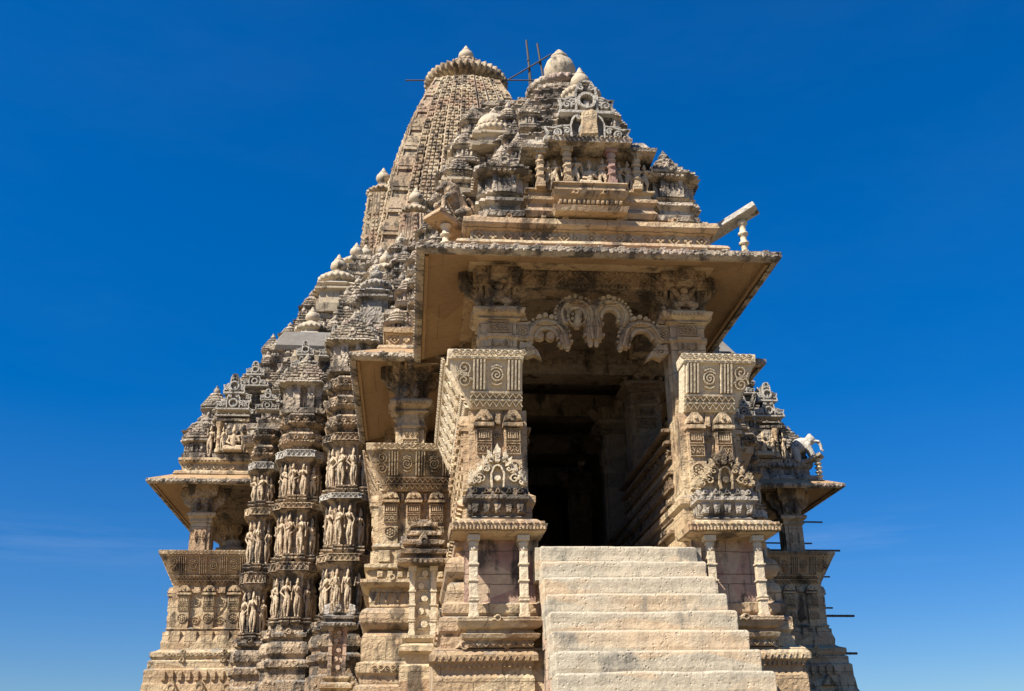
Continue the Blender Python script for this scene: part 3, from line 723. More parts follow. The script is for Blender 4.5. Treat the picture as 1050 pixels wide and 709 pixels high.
# makara arch between the pillars
ar = MB(); F = front(0, 16.32, 0)
def arch_pts(pts): return [(u, v) for u, v in pts]
def arc(cu, cv, r, a0, a1, n=14): return [(cu + r * math.cos(math.radians(a0 + (a1 - a0) * i / n)), cv + r * math.sin(math.radians(a0 + (a1 - a0) * i / n))) for i in range(n + 1)]
for s in (-1, 1):
    seq = [(1.16, 8.34)] + arc(.80, 8.36, .29, 5, 165, 14) + [(.50, 8.36), (.47, 8.24)]
    mid = [(.50, 8.62)] + arc(.285, 8.78, .255, -10, 190, 18) + [(.06, 8.55), (.04, 8.36)]
    for P in (seq, mid):
        P = [(s * u + .015, v) for u, v in P]
        ar.fribbon(F, P, .2, -.08, .05); ar.fribbon(F, P, .12, .04, .075); ar.fribbon(F, P, .04, .07, .12)
        for i in range(len(P) - 1):
            a, b = P[i], P[i + 1]; d = math.hypot(b[0] - a[0], b[1] - a[1]); nu, nv = -(b[1] - a[1]) / d, (b[0] - a[0]) / d
            for q in (-1, 1): ar.fdisc(F, (a[0] + b[0]) / 2 + nu * q * .105, (a[1] + b[1]) / 2 + nv * q * .105, .034, -.04, .07, 7)
    for k in range(3): ar.fdisc(F, s * (.8 + .1 * (k - 1)), 8.74 + (.03 if k == 1 else 0), .05, .05, .1, 8); ar.fdisc(F, s * (.285 + .09 * (k - 1)), 9.1 + (.03 if k == 1 else 0), .05, .02, .1, 8)
    ar.fprism(F, [(s * .46, 8.5), (s * .62, 8.58), (s * .56, 8.76), (s * .46, 8.72)][::s], -.08, .05)
    ar.limb(F.p(s * .5, 8.42, 0), F.p(s * .44, 8.2, .02), .075, .05); ar.limb(F.p(s * .05, 8.5, 0), F.p(s * .05, 8.28, .0), .065, .045)
    ar.fbox(F, *sorted((s * 1.06, s * 1.3)), 8.3, 8.66, -.1, .07, .02); rosette(ar, F, s * 1.18, 8.46, .1, .07, .1); kudu(ar, F, s * 1.18, 8.66, .24, .16, -.05, .06)
    mk = [(s * u, v) for u, v in ((1.26, 8.32), (1.28, 8.14), (1.12, 8.02), (1.0, 8.07), (.86, 8.0), (.92, 8.14), (1.06, 8.28))]
    ar.fprism(F, mk, -.08, .07, .85); spiral(ar, F, s * 1.12, 8.14, .08, 1.5, .05, .1, .03, s)
# the beast still filling the left loop
rosette(ar, F, -.27, 8.78, .16, -.04, .05); ar.limb(F.p(-.27, 8.62, 0), F.p(-.22, 8.86, .04), .07, .05)
for q in (-.9, -.72): ar.fdisc(F, q, 8.42, .09, -.05, .05, 9)
ar.fdisc(F, .015, 8.98, .08, -.05, .08, 10)
part('arch', ar.worn(.004), S['buff'], porch)

# --- porch roof
rf = MB()
rf.stack(rect(-2.08, 2.08, 15.98, 20.6), [(9.6, 0), (9.74, .05), (9.76, .14), (9.8, .21), (9.86, .24), (9.92, .21), (9.96, .14), (9.98, .03), (9.99, -.02), (10.2, -.02), (10.22, .04), (10.27, .1), (10.3, .12), (10.4, .1), (10.44, .0), (10.5, -.04)], split=.25)
F = front(-2.08, 16.0, 0); diamonds(rf, F, .05, 4.1, 9.995, 10.195, 0, .035, .24); kudus(rf, F, .2, 4.0, 10.4, .2, .1, -.03, .1, 1.0); dentils(rf, F, .0, 4.16, 10.22, 10.26, .0, .07, .09)
for q in (1.2, 2.6, 3.4): rf.fbox(F, q, q + .12, 10.41, 10.5, -.1, .1, .02)
F = left(-2.06, 20.6, 0); diamonds(rf, F, .05, 4.5, 9.995, 10.195, 0, .035, .24)
roof = part('roof_base', rf.worn(.012), S['buff'], porch)
py = MB(); z = 10.5; n = 13
for k in range(n):                                       # the tiered pyramid
    t = k / (n - 1); h = 1.86 - 1.24 * t ** .92; hz = .325
    edge_stack(py, plan(0, 18.7, h * .86, h * .95, [(.72, h * .07), (.4, h * .15)]), z, hz * 1.02, pitch=.13); z += hz
pyr = part('roof_pyramid', py.worn(.006), S['roof'], porch)
fm = MB(); fm.lathe([(.6, 0), (.62, .1)], (0, 18.7, z - .02), 20); fm.lathe(amalaka_profile(.74, .26), (0, 18.7, z + .05), ribs=30, amp=.05)
fm.lathe([(.5, 0), (.42, .06), (.22, .1), (.2, .16)], (0, 18.7, z + .34), 18)
part('amalaka', fm, S['roof'], porch)
fm = MB(); fm.lathe([(.16, -.04), (.2, .0), (.29, .12), (.34, .3), (.335, .38), (.28, .53), (.19, .61), (.15, .63), (.19, .66), (.18, .70), (.1, .75), (.1, .80), (.05, .86), (0, .9)], (0, 18.7, z + .45), 22)
part('finial', fm, S['finial'], porch)
SPK = kiosk().worn(.004, 5).mesh('spirelet', S['roof']); SPL = blocks_pile(3).worn(.008, 3).mesh('spirelet', S['roof']); SP = spirelet(); SPME = SP.worn(.003, 5).mesh('spirelet', S['roof']); SPB = spirelet(10).worn(.01, 5).mesh('spirelet', S['grey'])
for k in (2, 5, 8):                                      # bell shrines climbing the corners
    t = k / (n - 1); h = 1.86 - 1.24 * t ** .92; zz = 10.5 + .325 * (k + 1)
    for sx in (-1, 1):
        for sy in (-1, 1): place('spirelet', SPME, porch, (sx * h * .8, 18.7 + sy * h * .88, zz - .06), (.42, .42, .5))
        place('spirelet', SPME, porch, (sx * (h * .98), 18.7, zz - .06), (.5, .5, .55))
# corner kiosks left and right of the gable
for f in fs:
    m = MB(); P = plan(-1.47, 16.42, .33, .33, [(.66, .06)])
    m.stack(P, [(10.46, .1), (10.55, .12), (10.6, .04), (10.68, .04), (10.75, .12), (10.82, .1), (10.86, -.02), (10.92, .08), (10.96, .0), (11.3, -.02), (11.32, .1), (11.37, .15), (11.4, .1), (11.42, 0)], split=.15)
    for F, L in edges(P):
        if L > .3:
            for u in (.06, L - .06): m.fbox(F, u - .04, u + .04, 10.96, 11.3, -.05, .05)
            for u in (.3, .5, .7): m.fdisc(F, L * u, 11.2, .035, -.03, .05, 7); m.fprism(F, [(L * u - .05, 10.97), (L * u + .05, 10.97), (L * u + .03, 11.17), (L * u - .03, 11.17)], -.03, .04)
            dentils(m, F, 0, L, 11.31, 11.36, .1, .16, .08); kudu(m, F, L / 2, 11.42, .36, .34, -.05, .1)
    zz = 11.42
    for o in (.06, -.03, -.1, -.17): m.stack(P, [(zz, o - .04), (zz + .02, o + .04), (zz + .06, o + .04), (zz + .1, o - .06)]); zz += .1
    m.lathe(amalaka_profile(.18, .1), (-1.47, 16.42, zz), ribs=14, amp=.08); m.lathe(finial_profile(.1), (-1.47, 16.42, zz + .09), 12)
    part('corner_kiosk', f(m).worn(.008), S['roof'], porch)
# gable front
gb = MB(); Y = 15.9
gb.stack(rect(-1.1, 1.1, Y + .02, 17.6), [(10.46, 0), (10.55, .05), (10.62, 0), (10.7, 0), (10.76, .06), (10.82, .06), (10.85, -.03), (10.95, -.03), (10.97, .03), (11.0, .03), (11.01, -.22), (11.78, -.22)], split=.2)
gb.stack(rect(-.64, .58, Y - .2, 17.2), [(10.46, 0), (10.56, .04), (10.6, -.06), (10.7, -.06), (10.76, .0), (10.85, .05), (10.88, .0), (10.96, .0), (10.99, .04), (11.02, .02), (11.025, -.34), (11.8, -.34)], split=.2)
F = front(-.64, Y - .2, 0); dentils(gb, F, .05, 1.17, 10.62, 10.69, -.06, .0, .08); kudus(gb, F, .1, 1.1, 10.77, .2, .09, .0, .05, .4)
part('gable_base', gb.worn(.008), S['buff'], porch)
for x in (-.86, -.4, .37, .83):
    m = MB(); w = .1; yy = Y + (.0 if abs(x) > .6 else -.12)
    m.box(x - .08, x + .08, yy - .08, yy + .08, 11.0, 11.1); m.box(x - .055, x + .055, yy - .055, yy + .055, 11.1, 11.55)
    for zc in (11.2, 11.34, 11.48): m.lathe([(.06, 0), (.085, .02), (.085, .04), (.06, .06)], (x, yy, zc), 12)
    m.lathe([(.06, 0), (.09, .06), (.075, .1)], (x, yy, 11.55), 12); m.box(x - .1, x + .1, yy - .1, yy + .1, 11.65, 11.72)
    part('gable_pillar', m.worn(.004), S['pink'] if x in (.37,) else S['buff'], porch)
m = MB()
m.stack(rect(-.66, .62, Y - .26, 17.2), [(11.72, -.06), (11.75, .08), (11.83, .1), (11.84, .03), (11.88, -.06)], split=.2)
for s in (-1, 1): m.stack(rect(*sorted((s * .7, s * 1.12)), Y - .08, 17.2), [(11.7, -.04), (11.72, .06), (11.78, .08), (11.8, .0), (11.9, -.06), (12.0, -.12)], split=.2)
F = front(-.66, Y - .36, 0); dentils(m, F, 0, 1.28, 11.83, 11.86, -.04, .02, .08)
part('gable_canopy', m.worn(.008), S['roof'], porch)
lace, ground_ = MB(), MB(); pediment(lace, ground_, front(-.02, Y - .1, 11.88), 1.5, 1.18)
ground_.box(-.3, .26, Y + .2, 17.4, 11.8, 13.1)
part('lace_pediment', lace.worn(.006), S['filigree'], porch); part('gable_ground', ground_.worn(.01), S['grey'], porch)
m = MB(); m.fprism(front(-.02, Y - .12, 0), [(-.17, 11.9), (.19, 11.9), (.16, 12.2), (.2, 12.45), (.06, 12.52), (-.12, 12.44), (-.14, 12.2)], -.1, .14, .8); part('broken_boss', m.worn(.03, 6), S['buff'], porch)
m = MB(); m.lathe([(.3, -.1), (.32, .0)], (-.02, 16.25, 13.08), 18); m.lathe(amalaka_profile(.36, .17), (-.02, 16.25, 13.06), ribs=24, amp=.1); m.lathe([(.26, 0), (.15, .05), (.13, .08)], (-.02, 16.25, 13.22), 16)
m.lathe([(q[0] * .9, q[1]) for q in finial_profile(.2)], (-.02, 16.25, 13.28), 18); part('gable_finial', m, S['finial'], porch)
FIG = [figure(k) for k in range(9)]; SEAT = [seated(k) for k in range(1)]
place('statue', SEAT[0], porch, (0, Y - .02, 11.03), (.52, .5, .6))
for k, (x, sc) in enumerate(((-.72, .52), (-.58, .56), (-.24, .58), (.24, .55), (.54, .56), (.68, .58), (.99, .52))): place('statue', FIG[k % 9], porch, (x, Y + (.06 if abs(x) > .4 else -.05), 11.02), (.62, .6, sc * 1.05))
# the seated pair inside a frame
# turned posts and slabs jutting from the roof corners
def turned_post(x, y, z0, z1, r):
    m = MB(); H = z1 - z0
    pr = [(r * 1.3, 0), (r * 1.3, .04 * H), (r * .8, .06 * H)]
    for t in (.22, .42, .62, .8): pr += [(r * .8, (t - .05) * H), (r * 1.25, (t - .03) * H), (r * 1.25, (t + .0) * H), (r * .75, (t + .02) * H)]
    pr += [(r * .9, .94 * H), (r * 1.3, .97 * H), (r * 1.3, H)]
    m.lathe(pr, (x, y, z0), 14); return m
def prop_slab(name, label, a, b, wd, th, post, pr, mat, group):
    t = thing(name, label, 'stone slab', (post[0], post[1], post[2]), group)
    A, B = Vector(a), Vector(b); d = (B - A).normalized(); side = d.cross(Vector((0, 0, 1))).normalized() * wd / 2; up = side.cross(d).normalized() * th
    m = MB(); m.hexa([A - side, B - side, B + side, A + side, A - side + up, B - side + up, B + side + up, A + side + up]); part('slab', m.worn(.006), S[mat], t, bevel=.012)
    part('turned_post', turned_post(*post, pr), S['pale'], t)
    return t
prop_slab('propped_slab', 'bare slanting slab on a turned post at the right corner of the porch roof', (2.0, 16.75, 10.36), (3.02, 16.15, 10.86), .36, .1, (2.76, 16.3, 9.62, 10.66), .07, 'filigree', 'slabs propped on turned posts')
prop_slab('propped_slab', 'slab on a turned post at the left corner of the porch roof, carrying the lion', (-1.95, 16.9, 10.32), (-2.72, 16.3, 10.62), .46, .1, (-2.46, 16.42, 9.62, 10.5), .075, 'buff', 'slabs propped on turned posts')
LION = lion(); LION.materials[0] = S['carved']; ELE = elephant()
o = bpy.data.objects.new('lion_statue', LION); COL.objects.link(o); o.location = (-2.3, 16.58, 10.6); o.scale = (.82, .82, .82); o.rotation_euler = (0, .0, .4)
o['label'] = 'weathered stone lion statue bent over on the slab left of the porch roof'; o['category'] = 'statue'
# ----------------------------------------------------------------- side hall (wider hall behind the porch)
hall = thing('side_hall', 'middle temple hall behind the porch, with lower side eaves and ribbed bell domes', 'temple hall', (0, 23, 0))
for f in fs:
    m = MB(); m.stack(rect(-3.62, -2.0, 20.55, 26.0), [(2.0, .3), (3.2, .3), (3.24, .22), (3.4, .22), (3.44, .28), (3.6, .28), (3.64, .2), (3.98, .21), (4.06, .2), (4.14, .16), (4.18, .08)] + roll(4.2, 4.62, .06, .2) + [(4.64, .08),
                                                        (4.7, .06), (4.98, .06), (5.0, .2), (5.06, .26), (5.12, .26), (5.14, .12), (5.3, .1), (5.34, .2), (5.4, .2), (5.44, .05), (5.72, .03), (5.76, .08), (5.84, .0)], split=.25)
    for F, L in edges(rect(-3.62, -2.3, 20.55, 26.0)):
        zigzag(m, F, 0, L, 4.72, 4.96, .06, .1, .24, .04); vine(m, F, 0, L, 3.46, 3.58, .28, .31, .22); dentils(m, F, 0, L, 5.16, 5.3, .1, .17, .2, .6); dentils(m, F, 0, L, 5.46, 5.7, .03, .1, .3, .7)
        kudus(m, F, 0, L, 5.1, .25, .13, .1, .26, .6)
    part('base_block', f(m).worn(.008), S['buff'], hall)
    m = MB(); m.box(-3.6, -2.1, 20.62, 26.0, 5.7, 6.9)
    pilaster_wall(m, front(-3.6, 20.62, 0), .02, 1.35, 5.78, 6.9, .29, .48, .09); pilaster_wall(m, left(-3.6, 26, 0), .05, 5.3, 5.78, 6.9, .29, .5, .09)
    part('pilaster_wall', f(m).worn(.004), S['buff'], hall)
    m = MB()
    top = [(-3.83, 20.22), (-2.1, 20.22), (-2.1, 20.5), (-3.6, 20.5), (-3.6, 25.9), (-3.83, 25.9)]
    bot = [(-3.5, 20.5), (-2.1, 20.5), (-2.1, 20.8), (-3.28, 20.8), (-3.28, 25.9), (-3.5, 25.9)]
    m.loft(bot, 6.85, top, 7.58); m.stack(top, [(7.575, .0), (7.58, .02), (7.72, .03), (7.73, .02)])
    part('parapet', f(m).worn(.004), S['buff'], hall, bevel=.01)
    m = MB(); parapet_face(m, front(-3.5, 20.495, 6.85, .28 / .73), .05, 1.35, .88, 5, .3); parapet_face(m, left(-3.5, 25.9, 6.85, .33 / .73), 0, 5.3, .88, 17)
    part('parapet_carving', f(m), S['buff'], hall)
    for y0 in (21.0, 25.3):
        x = -3.0; pl = MB(); w = .27
        pl.stack(plan(x, y0, w, w, [(.6, .035)]), [(6.8, 0), (8.2, 0), (8.24, .03), (8.3, .0), (8.5, -.02)])
        F = front(x, y0 - w - .035, 0); diamonds(pl, F, -.16, .16, 8.0, 8.16, 0, .03, .12); panel(pl, F, -.15, .15, 7.75, 7.96, 0, 'vine')
        P = part('pillar', f(pl).worn(.004), S['buff'], hall)
        c = MB(); c.stack(rect(x - .28, x + .28, y0 - .28, y0 + .28), [(8.48, -.02), (8.54, .08), (8.6, .02), (8.66, .13), (8.74, .15), (8.78, .13), (8.84, .03)], split=.1)
        for F, L in edges(rect(x - .28, x + .28, y0 - .28, y0 + .28)): dentils(c, F, 0, L, 8.67, 8.73, .13, .18, .07)
        part('capital', f(c), S['buff'], P)
        b = MB(); b.stack(rect(x - .22, x + .22, y0 - .22, y0 + .22), [(8.82, 0), (9.2, .02), (9.22, .1), (9.36, .14), (9.4, .17), (9.6, .19)], split=.1)
        F = front(x, y0 - .22, 8.84)
        for q in (-.11, .11): b.ball(F.p(q, .14, .04), .09, .09, .11); b.ball(F.p(q, .28, .06), .055)
        for q in (-1, 1):
            pts = [(q * .22, .0), (q * .32, .05), (q * .36, .2), (q * .5, .26), (q * .56, .4), (q * .64, .44), (q * .64, .7), (q * .22, .7)]
            b.fprism(front(x, y0 - .12, 8.9), pts if q > 0 else pts[::-1], -.24, 0); spiral(b, front(x, y0 - .12, 8.9), q * .4, .36, .08, 1.4, 0, .04, .03, q)
        part('atlas_bracket', f(b), S['carved'], P)
    lm = MB(); lm.box(-3.35, -2.7, 20.75, 25.6, 9.5, 9.7); lm.box(-2.69, -1.9, 20.75, 21.3, 9.45, 9.7); part('lintel', f(lm), S['carved'], hall)
    rl = MB(); rl.stack(rect(-3.5, -2.5, 20.7, 25.9), [(9.6, 0), (9.72, .12), (9.78, .2), (9.85, .22), (9.92, .18), (9.97, .05), (10.0, 0), (10.2, 0), (10.24, .1), (10.34, .12), (10.4, -.02)], split=.25)
    for F, L in edges(rect(-3.5, -2.5, 20.7, 25.9)): diamonds(rl, F, 0, L, 10.01, 10.19, 0, .04, .26)
    part('roof_base', f(rl).worn(.012), S['buff'], hall)
def ring_poly(o, i): return o
for s in (-1, 1):
    xi, xo = s * 2.3, s * 4.24
    if s < 0: A, B = [(-3.2, 20.8), (-2.0, 20.8), (-2.0, 25.8), (-3.2, 25.8)], [(-4.24, 20.0), (-2.965, 20.0), (-2.965, 25.9), (-4.24, 25.9)]
    else: A, B = [(2.0, 20.8), (3.2, 20.8), (3.2, 25.8), (2.0, 25.8)], [(2.965, 20.0), (4.24, 20.0), (4.24, 25.9), (2.965, 25.9)]
    eave(hall, A, B, 9.66, 9.45, .1)
m = MB(); z = 10.4; n = 16
for k in range(n):
    t = k / (n - 1); h = 3.25 - 1.65 * t; hz = .4
    edge_stack(m, plan(0, 23.2, h * .9, h * .9, [(.7, h * .06), (.4, h * .14)]), z, hz * 1.02, pitch=.18); z += hz
part('roof_pyramid', m.worn(.006), S['roof'], hall)
HTOP = z
for k in range(0, 13, 2):
    t = k / (n - 1); h = 3.25 - 1.65 * t; zz = 10.4 + .4 * (k + 1)
    for sx in (-1, 1):
        place('spirelet', SPME, hall, (sx * h * .86, 23.2 - h * .86, zz - .1), (.62, .62, .66)); place('spirelet', SPME, hall, (sx * h * .86, 23.2 + h * .86, zz - .1), (.62, .62, .66))
        place('spirelet', SPK, hall, (sx * h * .45, 23.2 - h * 1.02, zz - .1), (.55, .55, .6)); place('spirelet', SPK, hall, (sx * h * 1.02, 23.2 - h * .3, zz - .1), (.6, .6, .62)); place('spirelet', SPK, hall, (sx * h * 1.02, 23.2 + h * .3, zz - .1), (.6, .6, .62))
fm = MB()
for c, r in (((-1.2, 21.4, 15.5), .52), ((-1.84, 21.75, 15.35), .36), ((1.16, 21.5, 15.75), .42), ((-2.05, 21.2, 14.2), .36), ((2.05, 21.2, 14.2), .36)):
    fm = MB(); fm.stack(plan(c[0], c[1], r * .9, r * .9, [(.6, .05)]), [(c[2] - .5, .08), (c[2] - .4, .1), (c[2] - .36, -.05), (c[2] - .22, -.05), (c[2] - .16, .06), (c[2] - .1, .06), (c[2] - .06, -.1)]); bell(fm, c, r, 24, abs(c[0]) < 2); part('bell_dome', fm, S['finial'], hall)
fm = MB(); bell(fm, (0, 23.2, HTOP - .1), .6, 30); part('bell_dome', fm, S['finial'], hall)

# little shrine standing in the corner between porch and hall, and a pink one farther back
def corner_shrine(label, x, y, z0, z1, w, mat, rmat='carved', nt=5):
    t = thing('corner_shrine', label, 'corner shrine', (x, y, 0), 'small shrines in the wall corners')
    m = MB(); m.stack(rect(x - w / 2, x + w / 2, y - w / 2, y + w / 2), [(0, .12), (z0 - .5, .12), (z0 - .45, .03), (z0 - .3, .03), (z0 - .26, .14), (z0 - .18, .14), (z0 - .12, .02), (z0 - .05, .08), (z0, .08)], split=.15); part('plinth', m.worn(.01), S['buff'], t)
    m = MB(); m.box(x - w * .4, x + w * .4, y - w * .2, y + w * .45, z0 - .02, z1 + .02)
    F = front(x, y - w * .2, 0)
    for k in range(5): v = z0 + .1 + (z1 - z0 - .1) * k / 5; m.fdisc(F, .03 * (-1) ** k, v + .1, .07, -.02, .07, 8); m.fbox(F, -.1, .1, v, v + .06, -.02, .04, .02)
    part('back_panel', m.worn(.01), S[mat], t)
    for q in (-1, 1):
        c = MB(); niche_column(c, x + q * w * .36, y - w * .36, z0, z1, w * .18); part('column', c, S[mat], t)
    m = MB(); z = z1
    for o in (.14, .1, .06, .0, -.06)[:nt]: m.stack(rect(x - w / 2, x + w / 2, y - w / 2, y + w / 2), [(z, o - .1), (z + .03, o + .04), (z + .09, o + .05), (z + .12, o - .06), (z + .17, o - .08)], split=.12); z += .165
    for F, L in edges(rect(x - w / 2, x + w / 2, y - w / 2, y + w / 2)): dentils(m, F, -.1, L + .1, z1 + .02, z1 + .09, .1, .2, .09); kudu(m, F, L / 2, z1 + .3, .3, .3, 0, .14)
    part('roof', m.worn(.005), S[rmat], t)
corner_shrine('buff two-columned corner shrine left of the steps, between porch base and balcony base', -2.74, 18.6, 3.85, 5.0, .5, 'pale')
corner_shrine('buff two-columned corner shrine on the right side of the porch base', 2.74, 18.6, 3.85, 5.0, .5, 'buff')
corner_shrine('small pink corner shrine at the foot of the figure-carved wall on the left', -4.62, 26.4, 3.9, 5.0, .46, 'pink', 'grey', 2)
corner_shrine('small pink corner shrine behind the right side of the porch', 4.62, 26.4, 3.9, 5.0, .46, 'pink', 'grey', 2)

# ----------------------------------------------------------------- great hall with figure-carved walls
great = thing('great_hall', 'great temple hall with three tiers of carved figures under a jagged stepped roof', 'temple hall', (0, 35, 0))
core = MB()
for (x, y) in ((4.6, 29.0), (6.0, 30.5), (7.2, 32.3)):
    core.box(-x, -1.7, y, 42, 2, 12); core.box(1.7, x, y, 42, 2, 12)
core.box(-1.69, 1.69, 33, 42, 2, 12); core.box(-1.69, 1.69, 26.1, 32.9, 10.5, 12)
part('core_wall', core, S['inner'], great)  # dark colour paints the shade in the gaps between piers
BASE = [(1.0, .42), (4.0, .42), (4.05, .3), (4.3, .3), (4.36, .42), (4.5, .42), (4.56, .26), (4.62, .26), (4.7, .36), (4.86, .38), (4.98, .3), (5.02, .12), (5.08, .12), (5.12, .26), (5.2, .28), (5.24, .14)]
def rib(x0, x1, y, tiers, ztop, dy, seed, f):
    """A pier of the wall: canted plan, base courses, tiers of figures on ledges between string courses, ring mouldings above."""
    cx = (x0 + x1) / 2; w = x1 - x0; c = .26 * w; yc = y + c * .95
    P = [(x0, y + dy), (x0, yc + .12), (x0 + .03, yc), (x0 + c, y + .06), (x0 + c, y), (x1 - c, y), (x1 - c, y + .06), (x1 - .03, yc), (x1, yc + .12), (x1, y + dy)]
    z = tiers[0][0]
    prof = [(a, b * .75) for a, b in BASE] + [(z, .08)]
    courses = []
    for i, (za, zb) in enumerate(tiers):
        nz = tiers[i + 1][0] if i + 1 < len(tiers) else zb + .36; h = nz - zb
        prof += [(za + .005, 0), (zb - .06, .0), (zb, .04), (zb + h * .18, .13), (zb + h * .26, .15), (zb + h * .3, .12), (zb + h * .86, .12), (zb + h * .94, .04), (nz - .005, .0)]
        courses.append((zb + h * .3, zb + h * .86))
    z = prof[-1][0]; k = 0
    while z < ztop - .3:
        prof += [(z + .01, -.07), (z + .1, -.07), (z + .14, .03), (z + .2, .12), (z + .25, .13), (z + .28, .03), (z + .31, -.02), (z + .36, .06), (z + .44, .10), (z + .50, .06), (z + .53, -.06)]; z += .55; k += 1
    prof += [(z + .02, -.12)]
    m = MB(); m.stack(P, prof, split=.3)
    faces = [(F, L) for F, L in edges(P) if L > .12]
    for F, L in faces:
        zz = tiers[-1][1] + .36
        while zz < ztop - .3: dentils(m, F, .0, L, zz + .20, zz + .245, .11, .155, .09); dentils(m, F, 0, L, zz + .01, zz + .1, -.09, -.03, .13); kudus(m, F, 0, L, zz + .27, min(L, .26), .13, .0, .12, max(.3, L / 2)); zz += .55
        kudus(m, F, 0, L, 5.2, min(L, .34), .16, .05, .25, .5)
        for za, zb in tiers: m.fbox(F, -.02, .035, za + .16, zb, -.02, .03); m.fbox(F, L - .035, L + .02, za + .16, zb, -.02, .03)
    o = part('wall_pier', f(m).worn(.005), S['carved'], great)
    for za, zb in courses:
        m = MB(); Q = grow(P, .12)
        m.stack(Q, [(za, .0), (za + .005, .045), (zb - .005, .045), (zb, 0)])
        for F, L in edges(Q):
            if L > .12: zigzag(m, F, .02, L - .02, za + .03, zb - .03, .04, .075, .13, .028); m.fbox(F, 0, L, zb - .02, zb, .03, .08); m.fbox(F, 0, L, za, za + .02, .03, .08)
        part('string_course', f(m).worn(.004), S[('buff', 'filigree', 'carved')[(len(o.children) + seed) % 3]], o)
    R = random.Random(seed); mir = f is fs[1]
    for za, zb in tiers:
        H = zb - za
        if w > .7: slots = [(cx - w * .13, y - .05, 1.0, 0), (cx + w * .13, y - .05, 1.0, 0), (x0 + c * .42, y + c * .5, .97, .8), (x1 - c * .42, y + c * .5, .9, -.8), (x0 + .0, yc + .3, .85, 1.4), (x1 - .0, yc + .32, .85, -1.4)]
        else: slots = [(cx, y - .05, 1.0, 0), (x0 + c * .3, y + c * .6, .95, .8), (x1 - c * .3, y + c * .6, .9, -.8)]
        for (sx, sy, sc, rz) in slots:
            sx += R.uniform(-.02, .02)
            lb = MB(); lb.stack(rect(sx - .12, sx + .12, sy - .12, sy + .16), [(za - .03, -.03), (za + .02, .0), (za + .05, .03), (za + .08, .03), (za + .1, -.04), (za + .14, .02), (za + .17, .02)]); part('ledge', f(lb), S['carved'], o)
            wd = .74 * R.choice((1, -1))
            place('statue', FIG[R.randrange(9)], o, (-sx if mir else sx, sy - .02, za + .17), (wd, .8, (H - .2) * sc), (rz if mir else -rz) + R.uniform(-.25, .25))
    return o
TC = [(5.37, 6.69), (7.03, 8.33), (8.58, 9.85)]; TB = [(5.45, 6.71), (7.1, 8.42), (8.69, 9.82)]; TA = [(5.3, 6.65), (7.2, 8.65), (9.0, 10.0)]
for i, f in enumerate(fs):
    rib(-5.16, -4.14, 27.5, TC, 12.0, 2.4, 3 + i, f)
    rib(-6.56, -5.52, 29.0, TB, 11.3, 2.4, 5 + i, f)
    rib(-7.56, -6.98, 30.9, TA, 11.6, 2.4, 8 + i, f)
    # niche pavilions on top of the piers
    for (x0, x1, y, z0, roofz) in ((-6.56, -5.52, 29.0, 11.3, 12.1), (-5.16, -4.14, 27.5, 12.0, 12.8)):
        m = MB(); cx = (x0 + x1) / 2; P = plan(cx, y + .62, .5, .5, [(.6, .06)])
        m.stack(P, [(z0 - .05, .1), (z0 + .08, .12), (z0 + .12, 0), (z0 + .16, -.16), (roofz - .05, -.16), (roofz, .1), (roofz + .05, .2), (roofz + .1, .16), (roofz + .12, 0)], split=.2)
        for F, L in edges(P):
            for u in (.05, L - .05): m.fbox(F, u - .05, u + .05, z0 + .1, roofz, -.2, .0)
            dentils(m, F, -.1, L + .1, roofz + .01, roofz + .06, .1, .22, .1)
        z = roofz + .12
        for o in (.08, .04, -.02, -.1, -.18, -.26): m.stack(P, [(z, o - .06), (z + .02, o + .05), (z + .07, o + .05), (z + .11, o - .1)], split=.3); z += .11
        for F, L in edges(P): kudu(m, F, L / 2, roofz + .12, L * .6, .4, -.1, .14) if L > .4 else None
        m.lathe(amalaka_profile(.26, .12), (cx, y + .62, z), ribs=16, amp=.1); m.lathe(finial_profile(.13), (cx, y + .62, z + .1), 12)
        pv = part('pavilion', f(m).worn(.012), S['roof'], great)
        for dx in (-.3, 0, .3): place('statue', FIG[(int(dx * 10) + 5) % 9], pv, ((cx + dx) * (1 if i == 0 else -1), y + .22, z0 + .12), (.6, .6, (roofz - z0 - .18)))

# jagged stepped roof over the great hall: a staircase-shaped plan that shrinks with height
def roof_poly(d):
    xs = [(10.0, 33.5), (8.0, 31.9), (6.7, 30.3), (5.3, 28.6)]
    R = []
    for i, (x, y) in enumerate(xs):
        R.append((max(x - d * (1.0 - .09 * i), 1.1 + .1 * (3 - i)), min(y + d * (.5 + .12 * i), 35.5)))
    pts = []
    for i in range(len(R)):                              # right side from front centre outward
        x, y = R[len(R) - 1 - i]
        pts.append((x, y))
        if i < len(R) - 1: pts.append((x, R[len(R) - 2 - i][1]))
    yb = 40.5 - d * .25
    Rr = pts + [(R[0][0], yb)]
    return [(-x, y) for x, y in reversed(Rr)] + Rr if False else [(-R[3][0], R[3][1])] + Rr + [(-x, y) for x, y in reversed(Rr)][:-1]
rm = MB(); z = 11.2; n = 13; dz = .64
tiersz = []
for k in range(n):
    d = (z - 11.2) / 1.62; P = roof_poly(d); tiersz.append((z, P))
    edge_stack(rm, P, z, dz * 1.02, pitch=.26)
    z += dz
groof = part('stepped_roof', rm.worn(.012, 1.6), S['roof'], great)
R = random.Random(11); cnt = 0
